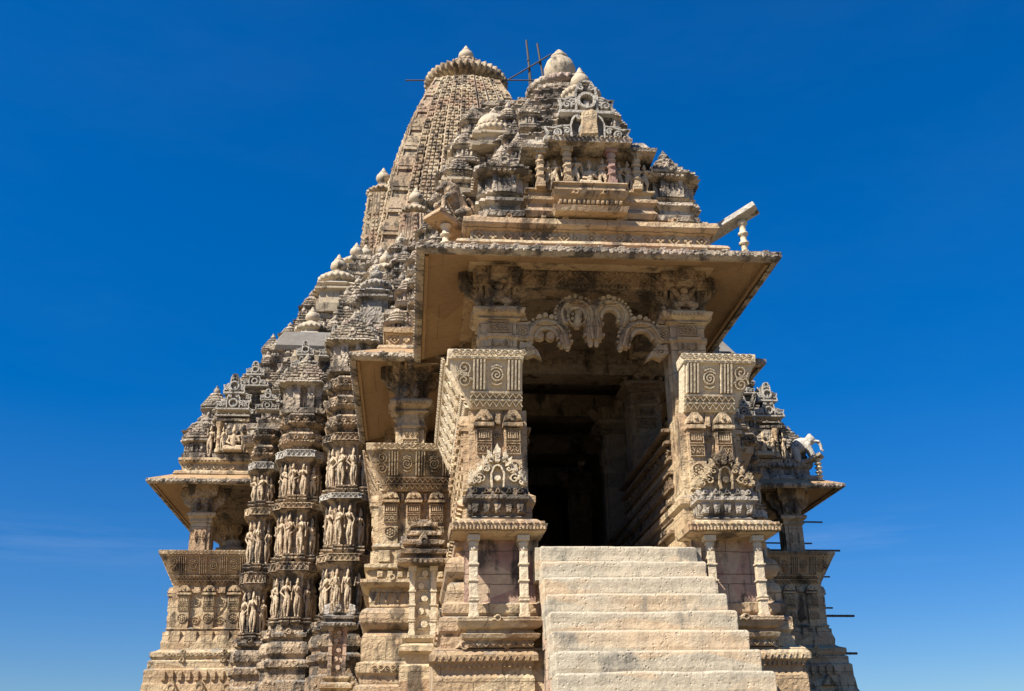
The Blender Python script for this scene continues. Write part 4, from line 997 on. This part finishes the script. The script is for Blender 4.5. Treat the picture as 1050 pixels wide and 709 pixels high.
for k, (zz, P) in enumerate(tiersz[:-1]):
    nxt = tiersz[k + 1][1]
    for F, L in edges(P):
        if L < .5: continue
        nn = max(1, round(L / 1.05))
        for i in range(nn):
            if cnt >= 290 or R.random() < .3: continue
            u = L * (i + .5) / nn + R.uniform(-.1, .1); q = F.p(u, zz + dz * .96, -.18)
            if abs(q.x) < 2.2: continue
            sc = R.uniform(.5, .8)
            place('spirelet', R.choice((SPME, SPK, SPK, SPL, SPL)), groof, q, (sc * R.uniform(.9, 1.25), sc, sc * R.uniform(.75, 1.2))); cnt += 1
    for x, y in P:                                       # a bell at the outward corners
        pass
for f in fs:
    for (x, y, zz, r) in ((-5.25, 37.5, 20.0, .6), (-5.75, 35.6, 18.3, .72), (-4.2, 31.0, 16.0, .5), (-6.35, 33.2, 15.4, .55), (-4.0, 34, 18.0, .55)):
        fm = MB(); fm.stack(plan(x, y, r * .9, r * .9, [(.6, .06)]), [(zz - 1.3, 0), (zz - 1.0, .05), (zz - .95, -.05), (zz - .5, -.05), (zz - .45, .1), (zz - .38, .1), (zz - .3, -.1), (zz - .2, .05), (zz - .1, -.1)], split=.2)
        bell(fm, (x, y, zz), r, 20); part('bell_dome', f(fm), S['grey'] if r < .54 else S['finial'], great)
    for (x, y, zz, w, h) in ((-8.5, 32.1, 12.35, 1.0, 1.1), (-7.3, 31.0, 12.0, .7, .6), (-5.3, 29.9, 13.3, .9, .95), (-8.1, 33.4, 13.6, .9, .8), (-6.2, 30.3, 13.1, .8, .8)):
        la, gr = MB(), MB(); pediment(la, gr, front(x, y, zz), w, h); part('lace_pediment', f(la).worn(.006), S['filigree'], great); part('pediment_ground', f(gr), S['grey'], great)
    m = MB(); m.hexa([(-7.2, 30.75, 13.85), (-5.5, 30.75, 13.85), (-5.5, 31.6, 14.6), (-7.2, 31.6, 14.6), (-7.15, 30.7, 13.98), (-5.55, 30.7, 13.98), (-5.55, 31.5, 14.75), (-7.0, 31.5, 14.75)])
    part('repair_slab', f(m).worn(.02), S['patch'], great, 'smooth plain grey slab patching the stepped roof')

# ----------------------------------------------------------------- transept balconies
def balcony(f, label):
    s = -1 if f is fs[0] else 1
    t = thing('side_balcony', label, 'balcony', (s * 9.3, 35, 0), 'balconies on the two sides of the temple')
    m = MB(); m.stack(rect(-10.05, -7.7, 33.25, 39.6), [(.5, .55), (3.9, .55), (4.0, .5), (4.3, .47), (4.36, .45), (4.7, .45), (4.75, .38), (4.95, .38), (5.0, .3), (5.08, .36), (5.2, .36), (5.26, .2), (5.32, .12), (5.5, .14), (5.86, .02), (5.9, .06), (5.95, 0)], split=.3)
    for F, L in edges(rect(-10.05, -7.7, 33.25, 39.6)):
        dentils(m, F, 0, L, 5.52, 5.84, .05, .14, .45, .75); dentils(m, F, 0, L, 4.4, 4.66, .45, .52, .24, .5); kudus(m, F, 0, L, 5.18, .26, .12, .2, .38, 1.1); kudus(m, F, 0, L, 4.93, .3, .14, .2, .42, 1.2); kudus(m, F, 0, L, 4.05, .5, .4, .4, .65, .9)
        vine(m, F, 0, L, 5.09, 5.19, .36, .385, .25)
    part('base_block', f(m).worn(.009), S['buff'], t)
    m = MB(); m.box(-10.02, -7.7, 33.3, 39.6, 5.85, 7.2)
    pilaster_wall(m, front(-10.02, 33.3, 0), .0, 2.2, 5.9, 7.22, .36, .64, .1); pilaster_wall(m, left(-10.02, 39.6, 0), .0, 6.3, 5.9, 7.22, .36, .64, .1)
    part('pilaster_wall', f(m).worn(.005), S['buff'], t)
    top = [(-10.44, 32.95), (-7.8, 32.95), (-7.8, 33.25), (-10.2, 33.25), (-10.2, 39.6), (-10.44, 39.6)]; bot = [(-10.0, 33.3), (-7.8, 33.3), (-7.8, 33.6), (-9.75, 33.6), (-9.75, 39.6), (-10.0, 39.6)]
    m = MB(); m.loft(bot, 7.18, top, 8.05); m.stack(top, [(8.045, .0), (8.05, .02), (8.17, .03), (8.18, .02)]); part('parapet', f(m).worn(.006), S['buff'], t, bevel=.01)
    m = MB(); parapet_face(m, front(-10.0, 33.29, 7.18, .35 / .87), .1, 2.2, 1.0, 7, .35); parapet_face(m, left(-10.0, 39.6, 7.18, .44 / .87), 0, 6.2, 1.0, 17); part('parapet_carving', f(m), S['buff'], t)
    for (x, y0) in ((-9.4, 33.75), (-9.4, 39.2)):
        w = .3; pl = MB(); pl.stack(plan(x, y0, w, w, [(.6, .04)]), [(7.3, 0), (9.1, 0), (9.14, -.03)]); F = front(x, y0 - w - .04, 0); diamonds(pl, F, -.17, .17, 8.5, 8.9, 0, .03, .12)
        P = part('pillar', f(pl).worn(.005), S['buff'], t)
        c = MB(); c.stack(rect(x - w, x + w, y0 - w, y0 + w), [(9.1, -.02), (9.16, .06), (9.24, .02), (9.32, .13), (9.42, .14), (9.46, .04)], split=.12); part('capital', f(c), S['buff'], P)
        b = MB(); b.stack(rect(x - .27, x + .27, y0 - .27, y0 + .27), [(9.44, 0), (9.9, .03), (9.95, .14), (10.05, .17), (10.3, .2)], split=.12)
        F = front(x, y0 - .27, 9.46)
        for q in (-.13, .13): b.ball(F.p(q, .17, .04), .1, .1, .13); b.ball(F.p(q, .34, .06), .065)
        for q in (-1, 1):
            pts = [(q * .24, .0), (q * .36, .05), (q * .42, .2), (q * .6, .3), (q * .68, .5), (q * .74, .54), (q * .74, .8), (q * .24, .8)]
            b.fprism(front(x, y0 - .1, 9.46), pts if q > 0 else pts[::-1], -.3, 0)
        part('atlas_bracket', f(b), S['carved'], P)
    m = MB(); m.lathe([(.3, 0), (.3, .12), (.22, .2), (.26, .5), (.36, .56), (.36, .66), (.26, .7), (.24, .9)], (-8.55, 34.6, 7.9), 16); m.box(-9.0, -8.2, 34.2, 35.0, 7.2, 7.92); part('inner_pillar', f(m), S['buff'], t)
    m = MB(); m.box(-7.9, -7.5, 33.6, 39.6, 7.2, 10.3); m.box(-9.9, -7.9, 33.4, 39.5, 10.24, 10.4); m.box(-9.5, -7.9, 39.3, 39.6, 7.2, 10.2); part('inner_wall', f(m), S['inner'], t)
    A = rect(-9.9, -7.6, 33.5, 39.3); B = rect(-11.02, -7.75, 32.75, 39.9)
    if s > 0: A = [(-x, y) for x, y in reversed(A)]; B = [(-x, y) for x, y in reversed(B)]
    eave(t, A, B, 10.42, 10.24, .1, knob=.5)
    m = MB(); m.stack(rect(-10.1, -7.6, 33.35, 39.4), [(10.3, 0), (10.46, .08), (10.52, .2), (10.6, .24), (10.7, .2), (10.76, .02), (10.96, .0), (11.0, .08), (11.06, .14), (11.14, .12), (11.18, -.05)], split=.3)
    for F, L in edges(rect(-10.1, -7.6, 33.35, 39.4)): diamonds(m, F, .05, L, 10.76, 10.96, .0, .05, .28); dentils(m, F, 0, L, 11.0, 11.05, .06, .15, .12)
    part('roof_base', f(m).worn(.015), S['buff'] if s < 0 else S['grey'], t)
    m = MB(); P = plan(-9.72, 33.75, .36, .36, [(.6, .06)])
    m.stack(P, [(11.14, .06), (11.3, .08), (11.34, -.04), (11.66, -.04), (11.7, .12), (11.76, .12), (11.8, 0)], split=.2)
    zz = 11.8
    for o in (.06, 0, -.08, -.16): m.stack(P, [(zz, o - .05), (zz + .02, o + .04), (zz + .08, o + .04), (zz + .11, o - .08)]); zz += .11
    for F, L in edges(P): dentils(m, F, 0, L, 11.36, 11.62, -.06, .03, .14)
    m.lathe(amalaka_profile(.2, .12), (-9.72, 33.75, zz), ribs=14, amp=.1); m.lathe(finial_profile(.1), (-9.72, 33.75, zz + .1), 10)
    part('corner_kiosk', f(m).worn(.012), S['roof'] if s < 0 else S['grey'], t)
    m = MB(); m.stack(rect(-9.15, -7.95, 33.3, 34.6), [(11.14, .05), (11.26, .08), (11.3, -.02), (12.3, -.02), (12.34, .14), (12.42, .16), (12.46, 0), (12.6, -.1)], split=.2); m.box(-8.95, -8.2, 33.2, 33.3, 11.3, 12.3)
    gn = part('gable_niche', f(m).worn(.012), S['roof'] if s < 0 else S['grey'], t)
    for x in (-9.05, -8.1):
        m = MB(); m.lathe([(.1, 0), (.1, .1), (.07, .14), (.07, .4), (.1, .43), (.07, .47), (.07, .78), (.12, .9), (.12, 1.0)], (x, 33.2, 11.3), 12); part('gable_pillar', f(m), S['buff'], gn)
    place('statue', SEAT[0], gn, (s * 8.57, 33.1, 11.32), (.8, .6, .95)); place('statue', FIG[2], gn, (s * 9.3, 33.25, 11.25), (.7, .7, .95)); place('statue', FIG[4], gn, (s * 8.9, 33.1, 11.32), (.5, .5, .8)); place('statue', FIG[6], gn, (s * 8.24, 33.1, 11.32), (.5, .5, .8))
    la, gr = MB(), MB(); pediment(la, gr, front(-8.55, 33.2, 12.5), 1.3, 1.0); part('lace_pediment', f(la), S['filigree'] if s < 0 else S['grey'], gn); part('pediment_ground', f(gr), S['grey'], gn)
    return t
balcony(fs[0], 'sunlit pillared balcony at the far left end of the temple, under a slanting eave')
balcony(fs[1], 'shaded grey pillared balcony at the far right, partly hidden by the porch')
prop_slab('propped_slab', 'slab on a turned post above the far right balcony, carrying the elephant', (9.6, 33.6, 10.95), (10.5, 33.0, 11.32), .5, .1, (10.35, 33.1, 10.5, 11.24), .1, 'grey', 'slabs propped on turned posts')
o = bpy.data.objects.new('elephant_statue', ELE); COL.objects.link(o); o.location = (10.05, 33.25, 11.28); o.scale = (1.0, 1.0, 1.0); o.rotation_euler = (0, -.25, -.35)
o['label'] = 'pale stone elephant statue on the jutting slab above the far right balcony'; o['category'] = 'statue'

# ----------------------------------------------------------------- curved tower
def tower(parent, cx, cy, z0, z1, hfun, rows, nub, cushions=True, mat='tower', top=True, rr=None, name='tower_shaft'):
    m = MB(); N = max(10, rows // 3); offs = [(.78, .08), (.69, -.03), (.64, .13), (.45, .02), (.40, .18), (.21, .06), (.16, .22)]
    base = lambda h: plan(cx, cy, h * .84, h * .84, [(a, b * h * .84) for a, b in offs])
    polys = []
    for k in range(N + 1):
        z = z0 + (z1 - z0) * k / N; polys.append((z, base(hfun(z))))
    n = len(polys[0][1]); vs = []; fsx = []
    for z, P in polys: vs += [(x, y, z) for x, y in P]
    for k in range(N):
        for i in range(n):
            j = (i + 1) % n; fsx.append((k * n + i, k * n + j, k * n + n + j, k * n + n + i))
    m.add(vs, fsx); m.add(vs[-n:], [tuple(range(n))])
    nb = MB(); H = (z1 - z0) / rows
    for r in range(rows):
        za = z0 + H * r; zb = za + H; Pa, Pb = base(hfun(za)), base(hfun(zb))
        for i in range(n):
            j = (i + 1) % n; a0, a1, b0, b1 = (Vector((*Pa[i], za)), Vector((*Pa[j], za)), Vector((*Pb[i], zb)), Vector((*Pb[j], zb)))
            L = (a1 - a0).length
            if L < nub * .75: continue
            d = (a1 - a0) / L; nn = Vector((d.y, -d.x, 0))
            if nn.y > .5: continue
            corner = (abs(Pa[i][0] - cx) + abs(Pa[j][0] - cx)) / 2 > hfun(za) * .72 and (abs(Pa[i][1] - cy) + abs(Pa[j][1] - cy)) / 2 > hfun(za) * .72
            if corner and cushions:
                q = r % 6
                if q in (0, 5): continue
                w = .11 * hfun(za) / 4 + .03
                e = [a0 - d * .02, a1 + d * .02, b1 + d * .02, b0 - d * .02]
                o2 = nn * (w if q in (2, 3) else w * .75)
                nb.add([*e, *[p + o2 for p in e]], [(4, 5, 6, 7), (0, 1, 5, 4), (1, 2, 6, 5), (2, 3, 7, 6), (3, 0, 4, 7)])
                if q in (1, 4): continue
            c = max(1, round(L / nub))
            for u in range(c):
                t0, t1 = (u + .1) / c, (u + .9) / c; sh = .5 if (r % 2) else 0
                dep = nub * (.5 if (u + r) % 2 else .22) + (.05 if corner and cushions else 0)
                e = [a0.lerp(a1, t0).lerp(b0.lerp(b1, t0), .08), a0.lerp(a1, t1).lerp(b0.lerp(b1, t1), .08), a0.lerp(a1, t1).lerp(b0.lerp(b1, t1), .86), a0.lerp(a1, t0).lerp(b0.lerp(b1, t0), .86)]
                ce = sum(e, Vector()) / 4; f4 = [ce + (p - ce) * (.55 if (u + r) % 2 else .8) + nn * dep for p in e]
                nb.add([*e, *f4], [(4, 5, 6, 7), (0, 1, 5, 4), (1, 2, 6, 5), (2, 3, 7, 6), (3, 0, 4, 7)])
    # raised fillets down the edges of the bands
    for i in range(n):
        pts = [Vector((*P[i], z)) for z, P in polys]
        if min(p.y for p in pts) < cy + 1: nb.tube(pts, .028 * hfun(z0) / 4 + .012, 4)
    sh = part(name, m, S[mat], parent); part('carved_net', nb.worn(.012, 3), S[mat], sh)
    if top:
        h = hfun(z1); r = rr or h * 1.1
        a = MB(); a.lathe([(h * .8, -.05), (h * .74, h * .12), (h * .8, h * .26)], (cx, cy, z1), 28); part('neck', a, S['tower'], parent)
        a = MB(); a.lathe(amalaka_profile(r, r * .36), (cx, cy, z1 + h * .2), ribs=max(20, int(r * 19)), amp=.2); part('amalaka', a, S['tower'], parent)
        zt = z1 + h * .2 + r * .36
        a = MB(); a.lathe([(r * .7, -.02), (r * .64, r * .16), (r * .36, r * .4)], (cx, cy, zt), 24); a.lathe(amalaka_profile(r * .36, r * .14), (cx, cy, zt + r * .38), ribs=18, amp=.1); part('upper_amalaka', a, S['tower'], parent)
        a = MB(); a.lathe(finial_profile(r * (.2 if r > 1.5 else .46)), (cx, cy, zt + r * .55), 20); part('finial', a, S['finial'], parent)
tw = thing('temple_tower', 'tall curved main tower of pinkish carved sandstone crowned by a ribbed disc, behind the halls', 'temple tower', (-.45, 48, 0))
TX = -.45
def interp(tab):
    def fn(z):
        for (a, b), (c, d) in zip(tab, tab[1:]):
            if z <= c: return b + (d - b) * (z - a) / (c - a)
        return tab[-1][1]
    return fn
HF = interp([(10, 6.0), (20, 5.3), (24, 4.95), (28, 4.25), (30.7, 3.6), (32.8, 2.98), (34.2, 2.45), (35.2, 2.0), (36, 1.7)])
m = MB(); m.stack(plan(TX, 48, 6, 6, [(.7, .5)]), [(0, .5), (11, .5), (14, 0)]); part('tower_base', m, S['tower'], tw)
tower(tw, TX, 48, 13, 35.35, HF, 104, .2, rr=2.1)
for f, lab in ((fs[0], 'left'), (fs[1], 'right')):
    pass
def sub_tower(x, y, z0, z1, h, label):
    t = thing('small_tower', label, 'temple tower', (x, y, 0), 'small towers set against the main tower')
    tower(t, x, y, z0, z1, interp([(z0, h), (z0 + (z1 - z0) * .45, h * .93), (z0 + (z1 - z0) * .8, h * .74), (z1, h * .56)]), max(18, int((z1 - z0) / .22)), .17, rr=h * .62)
sub_tower(-4.62, 46.2, 14, 28.0, 1.25, 'tall small tower with ribbed disc against the left side of the main tower')
sub_tower(3.75, 46.2, 14, 28.0, 1.25, 'small tower against the right side of the main tower, behind the porch roof')
sub_tower(-5.15, 42.6, 13, 22.3, .95, 'low small tower with pointed finial at the left foot of the main tower')
sub_tower(-3.6, 42.0, 13, 22.6, .95, 'low small tower beside the stepped roof, between the left eave and the main tower')
sub_tower(-1.5, 41.5, 13, 24.6, 1.3, 'front small tower rising just behind the ribbed bell domes')
sub_tower(-3.0, 43.6, 14, 25.5, 1.2, 'small tower in front of the left half of the main tower')

# ----------------------------------------------------------------- dark interior
inn = thing('dark_interior', 'dark pillared hall seen through the porch doorway', 'temple interior', (0, 27, 0))
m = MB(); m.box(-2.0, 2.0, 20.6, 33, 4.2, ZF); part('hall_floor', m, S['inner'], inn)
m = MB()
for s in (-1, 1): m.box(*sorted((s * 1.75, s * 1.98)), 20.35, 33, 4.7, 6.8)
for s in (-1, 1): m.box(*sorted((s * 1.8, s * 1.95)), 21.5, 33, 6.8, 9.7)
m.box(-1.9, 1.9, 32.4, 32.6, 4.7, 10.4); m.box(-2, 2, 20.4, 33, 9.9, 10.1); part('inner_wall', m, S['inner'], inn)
for y in (22.5, 25.5, 28.5): m = MB(); m.box(-1.78, 1.78, y, y + .5, 9.1, 9.6); part('beam', m.worn(.01), S['inner'], inn)
for s in (-1, 1):
    m = MB(); m.loft([(s * 1.2, 16.9), (s * 1.35, 16.9), (s * 1.35, 32), (s * 1.2, 32)] if s > 0 else [(-1.35, 16.9), (-1.2, 16.9), (-1.2, 32), (-1.35, 32)], 5.3, [(s * 1.2, 16.9), (s * 1.35, 16.9), (s * 1.35, 32), (s * 1.2, 32)] if s > 0 else [(-1.35, 16.9), (-1.2, 16.9), (-1.2, 32), (-1.35, 32)], 6.2)
    F = right(1.2, 16.9, 0) if s < 0 else left(1.2, 32, 0)
    for v in (5.25, 5.5, 5.9, 6.1): m.box(*sorted((s * 1.13, s * 1.3)), 16.9, 32, v, v + .07)
    part('seat_ledge', m, S['inner'], inn)
    for y in (22.2, 27.5):
        m = MB(); x = s * 1.45; w = .26; m.stack(plan(x, y, w, w, [(.6, .04)]), [(4.66, .06), (5.0, .06), (5.05, 0), (7.9, 0), (7.95, .04), (8.2, .04), (8.25, .0), (8.5, .0), (8.55, .12), (8.62, .04), (8.7, .16), (8.78, .16), (8.8, .04), (9.1, .08)], split=.2)
        for q in (-1, 1): m.limb((x, y + q * .2, 8.85), (x, y + q * .62, 9.1), .16, .1); m.limb((x + q * .2, y, 8.85), (x + q * .5, y, 9.1), .16, .1)
        part('inner_pillar', m.worn(.008), S['inner'], inn)
m = MB(); m.box(-.7, .7, 32.2, 32.4, 4.7, 7.4); m.box(-1.0, -.7, 32.1, 32.4, 4.7, 7.7); m.box(.7, 1.0, 32.1, 32.4, 4.7, 7.7); m.box(-1.1, 1.1, 32.0, 32.4, 7.7, 8.0); part('inner_doorway', m, S['inner'], inn)

# ----------------------------------------------------------------- scaffold
GR = 'scaffold poles'
def pole(label, pts, r=.035, mat='pole', grp=GR):
    m = MB(); m.tube(pts, r, 8)
    if mat == 'pole' and r > .03:
        A, B = Vector(pts[0]), Vector(pts[-1])
        for t in (.2, .45, .7, .9): m.ball(A.lerp(B, t), r * 1.35, r * 1.35, r * 1.2, 8)
    single('scaffold_pole', m, S[mat], label, 'scaffold pole', pts[0], grp)
pole('left upright pole of the pair beside the tower top', [(4.0, 52, 28), (3.7, 52, 37.5), (3.35, 52, 42.4)], .06)
pole('left upright pole lashed close beside the pair at the tower top', [(3.55, 52, 34), (3.45, 52, 40.8)], .05)
pole('right upright pole of the pair beside the tower top', [(5.0, 52, 28), (4.45, 52, 38.4), (4.0, 52, 42.2)], .06)
pole('slanting thin pole tied across the uprights beside the tower top', [(1.6, 51.9, 39.0), (4.8, 51.9, 41.4)], .045)
pole('level thin pole passing behind the ribbed disc of the tower', [(-3.75, 51.6, 38.9), (5.9, 51.6, 39.4)], .04)
for xa, xb, z, r, lab in (
        (9.0, 11.4, 9.8, .03, 'short dark pole end below the far right eave, highest of its row'), (9.0, 10.93, 9.05, .028, 'short pole end between the far right pillar and the sky'),
        (9.0, 11.9, 8.8, .035, 'long level pole just above the far right parapet'), (9.6, 11.28, 8.01, .028, 'short pole end beside the far right parapet, upper of two'),
        (9.6, 11.42, 7.9, .028, 'short pole end beside the far right parapet, lower of two'), (9.6, 11.38, 6.85, .03, 'tiny pole end beside the carved wall at far right'),
        (9.6, 12.1, 6.58, .04, 'long dark pole jutting from the carved wall at far right'), (9.6, 12.03, 5.35, .04, 'lowest dark pole jutting from the base at far right')):
    pole(lab, [(xa, 36.0, z + .02), (xb, 36.0, z)], r)
for x, lab in ((8.75, 'rusty upright scaffold pole seen between the far right pillars'),): pole(lab, [(x, 40.4, 0), (x, 40.4, 10.0)], .04, 'rust')
# ----------------------------------------------------------------- light, sky, camera
EL, AZ = math.radians(48), math.radians(56)               # sun: left of and behind the viewer
to_sun = Vector((-math.sin(AZ) * math.cos(EL), -math.cos(AZ) * math.cos(EL), math.sin(EL)))
sun = bpy.data.lights.new('sun', 'SUN'); sun.energy = 5.0; sun.angle = math.radians(.5); sun.color = (1.0, .94, .85)
so = bpy.data.objects.new('sun', sun); COL.objects.link(so); so.rotation_euler = to_sun.to_track_quat('Z', 'Y').to_euler()
w = bpy.data.worlds.new('World'); scene.world = w; w.use_nodes = True; t = NT(w)
sky = t.n('ShaderNodeTexSky', sky_type='NISHITA'); sky.sun_disc = False; sky.sun_elevation = EL; sky.sun_rotation = math.atan2(to_sun.x, to_sun.y)
sky.altitude = 300; sky.air_density = 1.0; sky.dust_density = .3; sky.ozone_density = 5.0
hs = t.n('ShaderNodeHueSaturation'); hs.inputs['Saturation'].default_value = 1.42; hs.inputs['Hue'].default_value = .507; hs.inputs['Value'].default_value = 1.08
t.l(sky.outputs[0], hs.inputs['Color'])
tc = t.n('ShaderNodeTexCoord'); sp = t.n('ShaderNodeSeparateXYZ'); t.l(tc.outputs['Generated'], sp.inputs[0])
band_ = t.ramp(sp.outputs[2], [(.165, 0.0), (.19, 1.0), (.2, .75), (.22, 0.0)]); side_ = t.ramp(sp.outputs[0], [(0.0, 1.0), (.02, 0.0)])
wisp = t.ramp(t.noise(t.map(tc.outputs['Generated'], (2.2, 2.2, 26)), 2.0, 6, .6), [(.45, 0.0), (.75, 1.0)])
soft = t.ramp(t.noise(t.map(tc.outputs['Generated'], (1.5, 1.5, 5)), 2.0, 5, .6), [(.4, 0.0), (.8, 1.0)])
cl = t.mix(t.math('MULTIPLY', t.math('MULTIPLY', wisp, band_), .14), hs.outputs[0], (6.5, 7.2, 8.2))
cl = t.mix(t.math('MULTIPLY', soft, .012), cl, (5.0, 6.0, 7.6))
pol = t.ramp(sp.outputs[2], [(.03, (.50, .56, .66)), (.2, (.66, .70, .76)), (.45, (.92, .93, .94)), (.6, (1, 1, 1))])   # polarised: the low sky stays deep
cl = t.mix(1.0, cl, pol, 'MULTIPLY')
t.l(cl, t.N['Background'].inputs['Color']); t.N['Background'].inputs['Strength'].default_value = .075
cam = bpy.data.cameras.new('camera'); co = bpy.data.objects.new('camera', cam); COL.objects.link(co); scene.camera = co
cam.sensor_width = 36; cam.lens = 1100 / 1050 * 36; cam.clip_end = 6000; cam.clip_start = .1
PI_, YA, RO = math.radians(22.06), math.radians(5.64), math.radians(-1.03)
fw = Vector((math.sin(YA) * math.cos(PI_), math.cos(YA) * math.cos(PI_), math.sin(PI_))); r0 = Vector((math.cos(YA), -math.sin(YA), 0)); u0 = r0.cross(fw)
rx = r0 * math.cos(RO) + u0 * math.sin(RO); ux = -r0 * math.sin(RO) + u0 * math.cos(RO)
M = Matrix((rx, ux, -fw)).transposed().to_4x4(); M.translation = (-2.97, 0, 1.6); co.matrix_world = M
vs = scene.view_settings; vs.view_transform = 'Standard'; vs.look = 'None'; vs.gamma = 1; vs.exposure = .9; vs.use_curve_mapping = False
scene.cycles.max_bounces = 6; scene.cycles.diffuse_bounces = 4; scene.cycles.use_denoising = True
